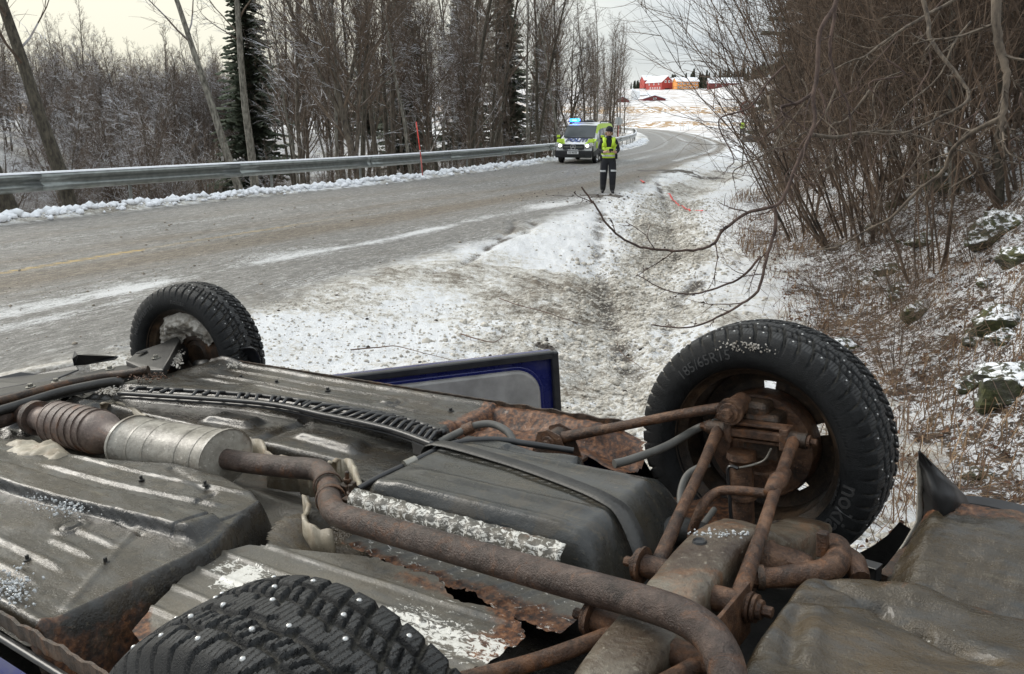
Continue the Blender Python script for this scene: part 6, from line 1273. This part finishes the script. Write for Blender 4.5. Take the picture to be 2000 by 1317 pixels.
sh = [[P(1798, 890, .13), P(1790, 900, .12)], [P(1802, 960, .03), P(1792, 965, .02)], [P(1808, 1010, -.03), P(1790, 1018, -.03)], [P(1790, 1050, -.06), P(1765, 1062, -.05)], [P(1760, 1090, -.08), P(1740, 1098, -.07)], [P(1725, 1120, -.10), P(1715, 1122, -.1)]]
MB().grid(np.array([[list(p) for p in r] for r in sh])).build('quarter_edge', M_MUFF, car, True, solid=.004)
loft('liner_lip', [(P(1812, 1012, -.01), .02, .05), (P(1790, 1050, -.045), .025, .06), (P(1762, 1088, -.06), .03, .06), (P(1732, 1125, -.08), .03, .06)], [(-1, -1), (-1, 0), (1, 0), (1, -1)], M_RUSTD, 4)
plate('wheel_arch_flap', [(1672, 1085, -.06), (1725, 1100, -.05), (1722, 1130, -.09), (1675, 1120, -.12)], .02, M_BLK)

# ================================================================ wheels
RT, WT = .308, .190
def tyre_mesh():
    prof = []                                             # (x, r, kind) from inner bead to outer bead
    side_ = [(.060, .208), (.075, .210), (.084, .215), (.092, .225), (.0965, .237), (.0975, .250), (.096, .266), (.0925, .280), (.089, .289)]
    na_ = 660; nw = 56; xs = np.linspace(.084, -.084, nw); rows_r = []; 
    inner = [(x, r) for x, r in side_]; outer = [(-x, r) for x, r in side_[::-1]]
    allx = [p[0] for p in inner] + list(xs) + [p[0] for p in outer]; ni = len(inner)
    crown = RT - .011 * (np.abs(xs) / .084) ** 3.2; base_r = [p[1] for p in inner] + list(crown) + [p[1] for p in outer]
    A_, XX = np.meshgrid(np.arange(na_) * 2 * math.pi / na_, np.array(allx), indexing='ij'); RR_ = np.tile(np.array(base_r), (na_, 1))
    arc = A_ * RT; npitch = 52; pitch = 2 * math.pi * RT / npitch; ax_ = np.abs(XX); sgn = np.sign(XX)
    ph = (arc + .052 * (ax_ / .084) ** .75 * .9 + (sgn > 0) * pitch * .5) / pitch; fr = ph - np.floor(ph)
    lat = 1 - (sst(fr, .0, .045) * (1 - sst(fr, .80, .845))); lat *= sst(ax_, .004, .012)
    ph2 = np.floor(ph).astype(int); zig = .004 * ((ph2 % 2) * 2 - 1)
    lon = G(ax_, .021 + zig * .6, .0032) * (fr > .0) + G(ax_, .051 + zig, .0032)
    mid = sst(fr, .30, .34) * (1 - sst(fr, .42, .46)) * (ax_ < .048) * (ax_ > .022)
    groove = np.clip(np.maximum(np.maximum(lat, np.minimum(lon, 1)), mid * .8), 0, 1) * (ax_ < .0845)
    j = np.arange(len(allx)); treadcol = (j >= ni) & (j < ni + nw); sh_ = (j == ni - 1) | (j == ni + nw) | (j == ni - 2) | (j == ni + nw + 1)
    dep_ = np.where(treadcol[None, :], groove * .0085, 0); dep_ = np.where(sh_[None, :], lat * (.0055 if True else 0), dep_)
    Rf = RR_ - dep_
    V_ = np.stack([XX, Rf * np.cos(A_), Rf * np.sin(A_)], -1).reshape(-1, 3); m_ = len(allx)
    I_, J_ = np.meshgrid(np.arange(na_), np.arange(m_ - 1), indexing='ij'); I2 = (I_ + 1) % na_; F = np.stack([I_ * m_ + J_, I_ * m_ + J_ + 1, I2 * m_ + J_ + 1, I2 * m_ + J_], -1).reshape(-1, 4)
    me = bpy.data.meshes.new('tyre'); me.from_pydata(V_.tolist(), [], F.tolist()); me.polygons.foreach_set('use_smooth', [True] * len(F)); me.set_sharp_from_angle(angle=R_(42))
    top_ = (treadcol[None, :] * (groove < .1) * (ax_ < .080)); obj_attr(me, top=top_.astype(float), depth=np.clip(dep_ * 100, 0, 1))
    uvl = me.uv_layers.new(name='tread'); fi = F.ravel(); uvl.data.foreach_set('uv', np.stack([arc.ravel()[fi], XX.ravel()[fi]], -1).ravel().astype(np.float32)); me.materials.append(M_TYRE); me.update()
    # stud positions: only on block tops
    st_ = []; rg_ = random.Random(3); pit = 2 * math.pi * RT / 52
    for i in range(52):
        for sg in (-1, 1):
            for off, axx in (((.36), .068), ((.22), .036), ((.6), .012)):
                if (i + int(axx * 1000) + (sg > 0)) % (2 if axx > .06 else 3) != 0: continue
                phn = i + off; arc_ = phn * pit - .052 * (axx / .084) ** .75 * .9 - (sg > 0) * pit * .5; st_.append((arc_ / RT, sg * axx, RT - .011 * (axx / .084) ** 3.2))
    return me, st_
TYRE, STUDS = tyre_mesh()
def rim_mesh(holes=10, full=True):
    mb = MB(); mb.lathe([(.207, .072), (.217, .080), (.219, .073), (.210, .066), (.203, .052), (.190, .044), (.182, .0), (.182, -.030), (.195, -.046), (.202, -.060), (.212, -.070), (.212, -.078)], 64)
    n_ = holes * 12
    prof_ = [(.184, -.028), (.160, -.036), (.150, -.040), (.120, -.038), (.112, -.040), (.095, -.052), (.080, -.056), (.035, -.056), (.03, -.03)]; o = len(mb.v)
    for k in range(n_):
        a = 2 * math.pi * k / n_
        for r, x in prof_: mb.v.append((x, r * math.cos(a), r * math.sin(a)))
    for k in range(n_):
        for i in range(len(prof_) - 1):
            if i in (2, 3) and (k % 12) in (4, 5, 6, 7) and (k // 12) % 2 == 0: continue
            k2 = (k + 1) % n_; mb.f.append((o + k * 9 + i, o + k * 9 + i + 1, o + k2 * 9 + i + 1, o + k2 * 9 + i))
    return mb
M_RIM = rusty('rusty_steel_rim', (.007, .006, .005), (.032, .022, .015), (.085, .055, .033), .42, 24, .6, orange=.08)
RIM = rim_mesh().mesh('wheel', M_RIM, True); RIM.set_sharp_from_angle(angle=R_(40))
stud = MB().lathe([(.0, .0022), (.0022, .0018), (.0036, .0005), (.0042, -.001), (.0042, -.003)], 10).mesh('stud', M_STUD, True)
drum = MB().lathe([(0, .030), (.045, .032), (.05, .028), (.062, .026), (.066, .032), (.095, .030), (.118, .022), (.122, .010), (.122, -.03)], 48).mesh('brake_drum', M_RUSTD, True); drum.set_sharp_from_angle(angle=R_(35))
drum2 = drum.copy(); drum2.materials.clear(); drum2.materials.append(M_RUST)
def bend_text(txt, size, r0, a0, parent, name='lettering', x0=.0968, tilt=None, bold=0.):
    me = text_mesh(txt, size, .0009, 2, bold)
    prof_r = [.208, .220, .232, .250, .266, .280, .289]; prof_x = [.084, .092, .0965, .0975, .096, .0925, .089]
    for v in me.vertices:
        r = r0 + v.co.y; a = a0 - v.co.x / r0; x = float(np.interp(r, prof_r, prof_x)) + v.co.z + .0004; v.co = Vector((x, r * math.cos(a), r * math.sin(a)))
    me.materials.clear(); me.materials.append(M_LETTER); return put(name, me, parent)
def wheel(loc, far, steer=0., camber=0., spin=0., label=None):
    o = put('wheel', RIM, car); tag(o, label); o.location = loc; base = Matrix.Rotation(R_(90 if far else -90), 4, 'Z')
    o.matrix_basis = Matrix.Translation(loc) @ Matrix.Rotation(R_(steer), 4, 'Z') @ Matrix.Rotation(R_(camber), 4, 'X') @ base
    t = put('tyre', TYRE, o); t.rotation_euler = (spin, 0, 0); return o, t
def studs(w_, spin, single=None, t_=1.):
    mb = MB()
    for a, x, r in STUDS:
        M4 = Matrix.Rotation(a + spin, 4, 'X') @ Matrix.Translation((x, r, 0)) @ Matrix.Rotation(R_(90), 4, 'Z')
        if single and single(a + spin):
            s_ = put('stud', stud, w_); s_.matrix_basis = M4 @ Matrix.Scale(.85, 4)
        else:
            o = len(mb.v); mb.v += [tuple(M4 @ (v.co * .6)) for v in stud.vertices]; mb.f += [tuple(i + o for i in p.vertices) for p in stud.polygons]
    if mb.v: tag(mb.build('tyre_studs', M_STUD, w_, True), kind='stuff')
WA, _ = wheel(L3(-.02, .735, .0), True, -2, 0, .3, 'rear wheel on the far side, rusty rim with brake drum showing')
studs(WA, .3)
o = put('brake_drum', drum, WA); o.location = (.006, 0, 0); o.scale = (1, 1.12, 1.12); o.data = drum2
bend_text('nokian', .060, .246, R_(-26), WA, bold=.0006); bend_text('185/65R15', .036, .250, R_(118), WA); bend_text('m+s   tubeless', .012, .216, R_(-15), WA)
for k in range(26):                                       # fine sidewall ribs in two fans
    a = R_(8 + 2.0 * k) if k < 14 else R_(160 + 2.2 * (k - 14)); mb = MB(); mb.bar((.0968, .236 * math.cos(a), .236 * math.sin(a)), (.0935, .276 * math.cos(a - .06), .276 * math.sin(a - .06)), .0025, .002, (1, 0, 0)); mb.build('sidewall_rib', M_TYRE, WA)
mb = MB(); rgs = random.Random(9)
WC, _ = wheel(L3(2.44, .77, -.02), True, 10, 0, .1, 'steered front wheel on the far side, packed with snow')
studs(WC, .1); bend_text('HAKKAPELIITTA', .026, .250, R_(135), WC); bend_text('nokian', .03, .250, R_(80), WC)
o = put('brake_drum', drum, WC); o.location = (-.03, 0, 0)
WB, _ = wheel(L3(-.055, -.772, .022), False, 0, 0, .55, 'rear wheel nearest the camera, wide studded tread')
studs(WB, .55, lambda a: math.sin(a) > .45)
WD, _ = wheel(L3(2.44, -.77, -.02), False, 8, 0, .9, 'front wheel on the near side')
studs(WD, .9)
def lumps(name, pts, mat, parent, seed=1, kind='stuff'):
    rg_ = random.Random(seed); bm = bmesh.new()
    for p, r in pts:
        g = bmesh.ops.create_icosphere(bm, subdivisions=2 if r > .012 else 1, radius=r, matrix=Matrix.Translation(p) @ Matrix.Rotation(rg_.uniform(0, 6), 4, 'X') @ Matrix.Diagonal((rg_.uniform(.7, 1.3), rg_.uniform(.7, 1.3), rg_.uniform(.5, 1), 1)))
        for v in g['verts']: v.co += Vector((rg_.gauss(0, .13) * r, rg_.gauss(0, .13) * r, rg_.gauss(0, .13) * r))
    me = bpy.data.meshes.new(name); bm.to_mesh(me); bm.free(); me.materials.append(mat); o = put(name, me, parent)
    if kind: tag(o, kind=kind)
    return o
pts = [((rgs.uniform(.0, .06), .15 * math.cos(a) + rgs.gauss(0, .012), .15 * math.sin(a) + rgs.gauss(0, .012)), rgs.uniform(.012, .03)) for a in [R_(rgs.uniform(35, 165)) for _ in range(90)]]
A2, R2 = np.meshgrid(np.radians(np.linspace(28, 172, 90)), np.linspace(.085, .196, 34), indexing='ij'); px_ = A2 * .15; X2 = .005 + .06 * sst(R2, .09, .15) * (1 - .45 * sst(R2, .16, .196)) + .022 * fbm(px_, R2, .05, 4, 501, .65) + .010 * fbm(px_, R2, .012, 2, 503); X2 = X2 * np.sin(np.pi * np.clip((A2 - A2[0, 0]) / (A2[-1, 0] - A2[0, 0]), 0.02, .98)) ** .35
MB().grid(np.stack([X2, R2 * np.cos(A2), R2 * np.sin(A2)], -1)).build('packed_snow', M_SLUSH, WC, True)
pts = [((rgs.uniform(.085, .10), .272 * math.cos(a) + rgs.gauss(0, .006), .272 * math.sin(a) + rgs.gauss(0, .006)), rgs.uniform(.001, .0035)) for a in [R_(rgs.gauss(90, 7)) for _ in range(160)]]
lumps('snow_crumbs', pts, M_SLUSH, WA, 5)
# ---- front end of the underside
pipe('stabiliser_bar', [P(-150, 818, .02), P(0, 783, .03), P(120, 752, .03), P(200, 735, .035), P(245, 730, .04), P(290, 722, .05)], [.016] * 6, M_RUSTD, 12)
pipe('coolant_pipe', [P(-150, 842, .0), P(0, 802, .01), P(110, 768, .015), P(180, 752, .02), P(225, 745, .02), P(240, 748, .01)], .017, M_BLKM, 12)
def sheet(name, px, th, mat, bevel=.003, label=None): return plate(name, px, th, mat, bevel, label)
loft('subframe', [(P(-160, 800, -.01), .12, .05), (P(0, 765, .0), .13, .05), (P(120, 745, .0), .12, .05), (P(220, 722, .0), .13, .05), (P(300, 712, .0), .10, .05)], BX, M_BLKM, 6, rough=.0008)
def tri_arm():
    mb = MB(); o_ = [P(285, 722, .02), P(245, 705, .02), P(268, 686, .035), P(315, 670, .05), P(345, 655, .06), P(352, 662, .06), P(330, 700, .05), P(318, 722, .03)]
    c_ = P(277, 689, .038); ring = [c_ + Vector((.018 * math.cos(t), .018 * math.sin(t), .0)) for t in np.linspace(0, 6.283, 9)[:-1]]
    ctr = sum(o_, Vector()) / len(o_); vs = o_ + [p - Vector((0, 0, .035)) for p in o_]; n_ = len(o_)
    mb.add(vs, [tuple(range(n_)), tuple(reversed(range(n_, 2 * n_)))] + [(i, n_ + i, n_ + (i + 1) % n_, (i + 1) % n_) for i in range(n_)])
    mb.build('control_arm', M_BLKM, car, bevel=.006); mb = MB(); mb.tube([c_ + Vector((0, 0, .002)), c_ + Vector((0, 0, .0045))], .020, 18, squash=(1.2, .9)); mb.build('arm_hole', M_BLK, car)
tri_arm()
for (x, y, n_) in ((215, 722, .035), (110, 747, .03), (60, 757, .03), (305, 700, .045)): bolt(P(x, y, n_ - .01), (0, 0, 1), .010, .016, M_BOLT)
sheet('splash_guard', [(-80, 745, -.02), (-20, 742, -.02), (40, 728, .0), (75, 732, -.01), (150, 716, .01), (155, 724, 0), (95, 748, -.02), (50, 752, -.02), (-80, 775, -.04)], .006, M_BLK)
sheet('splash_guard', [(142, 702, .03), (147, 684, .06), (153, 694, .05), (172, 692, .03), (232, 697, .02), (225, 703, .01), (170, 712, .0), (145, 715, .0)], .008, M_BLK)
loft('front_bumper', [(P(-200, 770, -.14), .10, .16), (P(-40, 742, -.14), .12, .16), (P(60, 720, -.14), .12, .16), (P(170, 700, -.14), .10, .16)], BX, M_SLUSH, 5)
mf = [[P(442, 700, -.06), P(447, 688, .0), P(452, 690, .0)], [P(450, 704, -.05), P(470, 676, .045), P(476, 680, .045)], [P(470, 712, -.05), P(494, 673, .055), P(497, 678, .05)], [P(500, 716, -.05), P(505, 690, .01), P(507, 692, .0)], [P(509, 718, -.06), P(509, 704, -.02), P(508, 706, -.02)]]
MB().grid(np.array([[list(p) for p in r] for r in mf])).build('mud_flap', M_BLK, car, True, solid=.008, sub=2)
rgs = random.Random(12)
def scatter(cx, cy, n_, sx, sy, r0, r1, nn=.01): return [(P(rgs.gauss(cx, sx), rgs.gauss(cy, sy), nn + rgs.uniform(0, .01)), rgs.uniform(r0, r1)) for _ in range(n_)]
lumps('rust_flakes', scatter(285, 735, 110, 22, 5, .002, .005, .03), M_RUST, car, 6); lumps('slush', scatter(455, 713, 40, 9, 2, .002, .005, .01) + scatter(215, 762, 160, 10, 4, .002, .005, .0) + scatter(345, 700, 160, 6, 9, .002, .005, .02), M_SLUSH, car, 7)
lumps('ice_crumbs', scatter(135, 988, 150, 28, 9, .001, .004, .012) + scatter(70, 975, 60, 22, 8, .001, .003, .01) + scatter(28, 1148, 150, 20, 18, .001, .0045, .008) + scatter(1400, 1042, 60, 25, 4, .001, .004, .028), M_ICE, car, 8)
mb = MB(); mb.tube([P(330, 700, .0), P(352, 690, -.02), P(372, 680, -.04)], [.03, .05, .04], 14); mb.build('drive_shaft_boot', M_BLK, car, True)
mb = MB(); mb.tube([P(385, 712, -.04), P(402, 716, -.03), P(412, 722, -.04)], [.02, .03, .02], 10); mb.build('ball_joint', M_BLKM, car, True)
def f_tray(U, V):
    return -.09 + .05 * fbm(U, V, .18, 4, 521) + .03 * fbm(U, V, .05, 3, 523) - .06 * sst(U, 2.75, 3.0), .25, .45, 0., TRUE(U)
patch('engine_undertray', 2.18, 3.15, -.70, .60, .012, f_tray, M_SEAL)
for x, y in ((275, 930), (205, 1090), (400, 940), (52, 1085)): c_ = P(x, y, .012); bolt(c_ - Vector((0, 0, .012)), (0, 0, 1), .0045, .014, M_BLKM)
for x, y in ((640, 760), (880, 800), (540, 745), (700, 790), (470, 735)): bolt(P(x, y, .004) - Vector((0, 0, .006)), (0, 0, 1), .006, .012, M_BLKM)
# ---- open front door
hA, hB = L3(1.72, .785, -.05), L3(1.10, 1.475, -.05); dd = (hB - hA); dl = dd.length; dd.normalize(); up = Vector((0, 0, 1)); out_n = dd.cross(up).normalized()
if out_n.dot(Vector(L3(-1, -1, 0))) < 0: out_n = -out_n
DM = Matrix(((dd.x, up.x, out_n.x, hA.x), (dd.y, up.y, out_n.y, hA.y), (dd.z, up.z, out_n.z, hA.z), (0, 0, 0, 1)))
def rrect(x0, x1, y0, y1, r, k=6, corners=(1, 1, 1, 1)):
    o = []
    for (cx, cy, a0), on in zip(((x1 - r, y1 - r, 0), (x0 + r, y1 - r, 90), (x0 + r, y0 + r, 180), (x1 - r, y0 + r, 270)), corners):
        if on:
            for i in range(k + 1): a = R_(a0 + 90 * i / k); o.append((cx + r * math.cos(a), cy + r * math.sin(a)))
        else: o.append((cx + (r if a0 in (0, 270) else -r), cy + (r if a0 in (0, 90) else -r)))
    return o
door = MB().prism(rrect(0, dl, -.66, 0, .012, 2), DM @ Matrix.Translation((0, 0, -.05)), .035).build('door', M_BLUE, car, bevel=.004)
fr = MB()
for a, b_ in (((0, 0), (dl, 0)), ((dl, 0), (dl, -.66))): fr.bar(DM @ Vector((a[0], a[1] - .012 * (a[1] == b_[1]), 0)), DM @ Vector((b_[0] - .0, b_[1] - .012 * (a[1] == b_[1]), 0)), .03, .030, DM.to_3x3() @ Vector((0, 0, 1)))
fr.build('door_frame', M_BLK, door, bevel=.006)
MB().prism(rrect(-.02, dl - .065, -.60, -.060, .10, 8), DM @ Matrix.Translation((0, 0, -.02)), .028).build('door_panel', M_GREYP, door, bevel=.012)
MB().prism(rrect(-.02, dl - .052, -.61, -.047, .11, 8), DM @ Matrix.Translation((0, 0, -.0175)), .010).build('door_seal', M_BLUE, door, bevel=.003)
wf = MB(); wq = [(0.05, -.66), (.25, -1.02), (dl - .10, -1.06), (dl, -.66)]
for a, b_ in zip(wq[:-1], wq[1:]): wf.bar(DM @ Vector((a[0], a[1], -.03)), DM @ Vector((b_[0], b_[1], -.03)), .03, .03, DM.to_3x3() @ Vector((0, 0, 1)))
wf.build('window_frame', M_BLK, door)
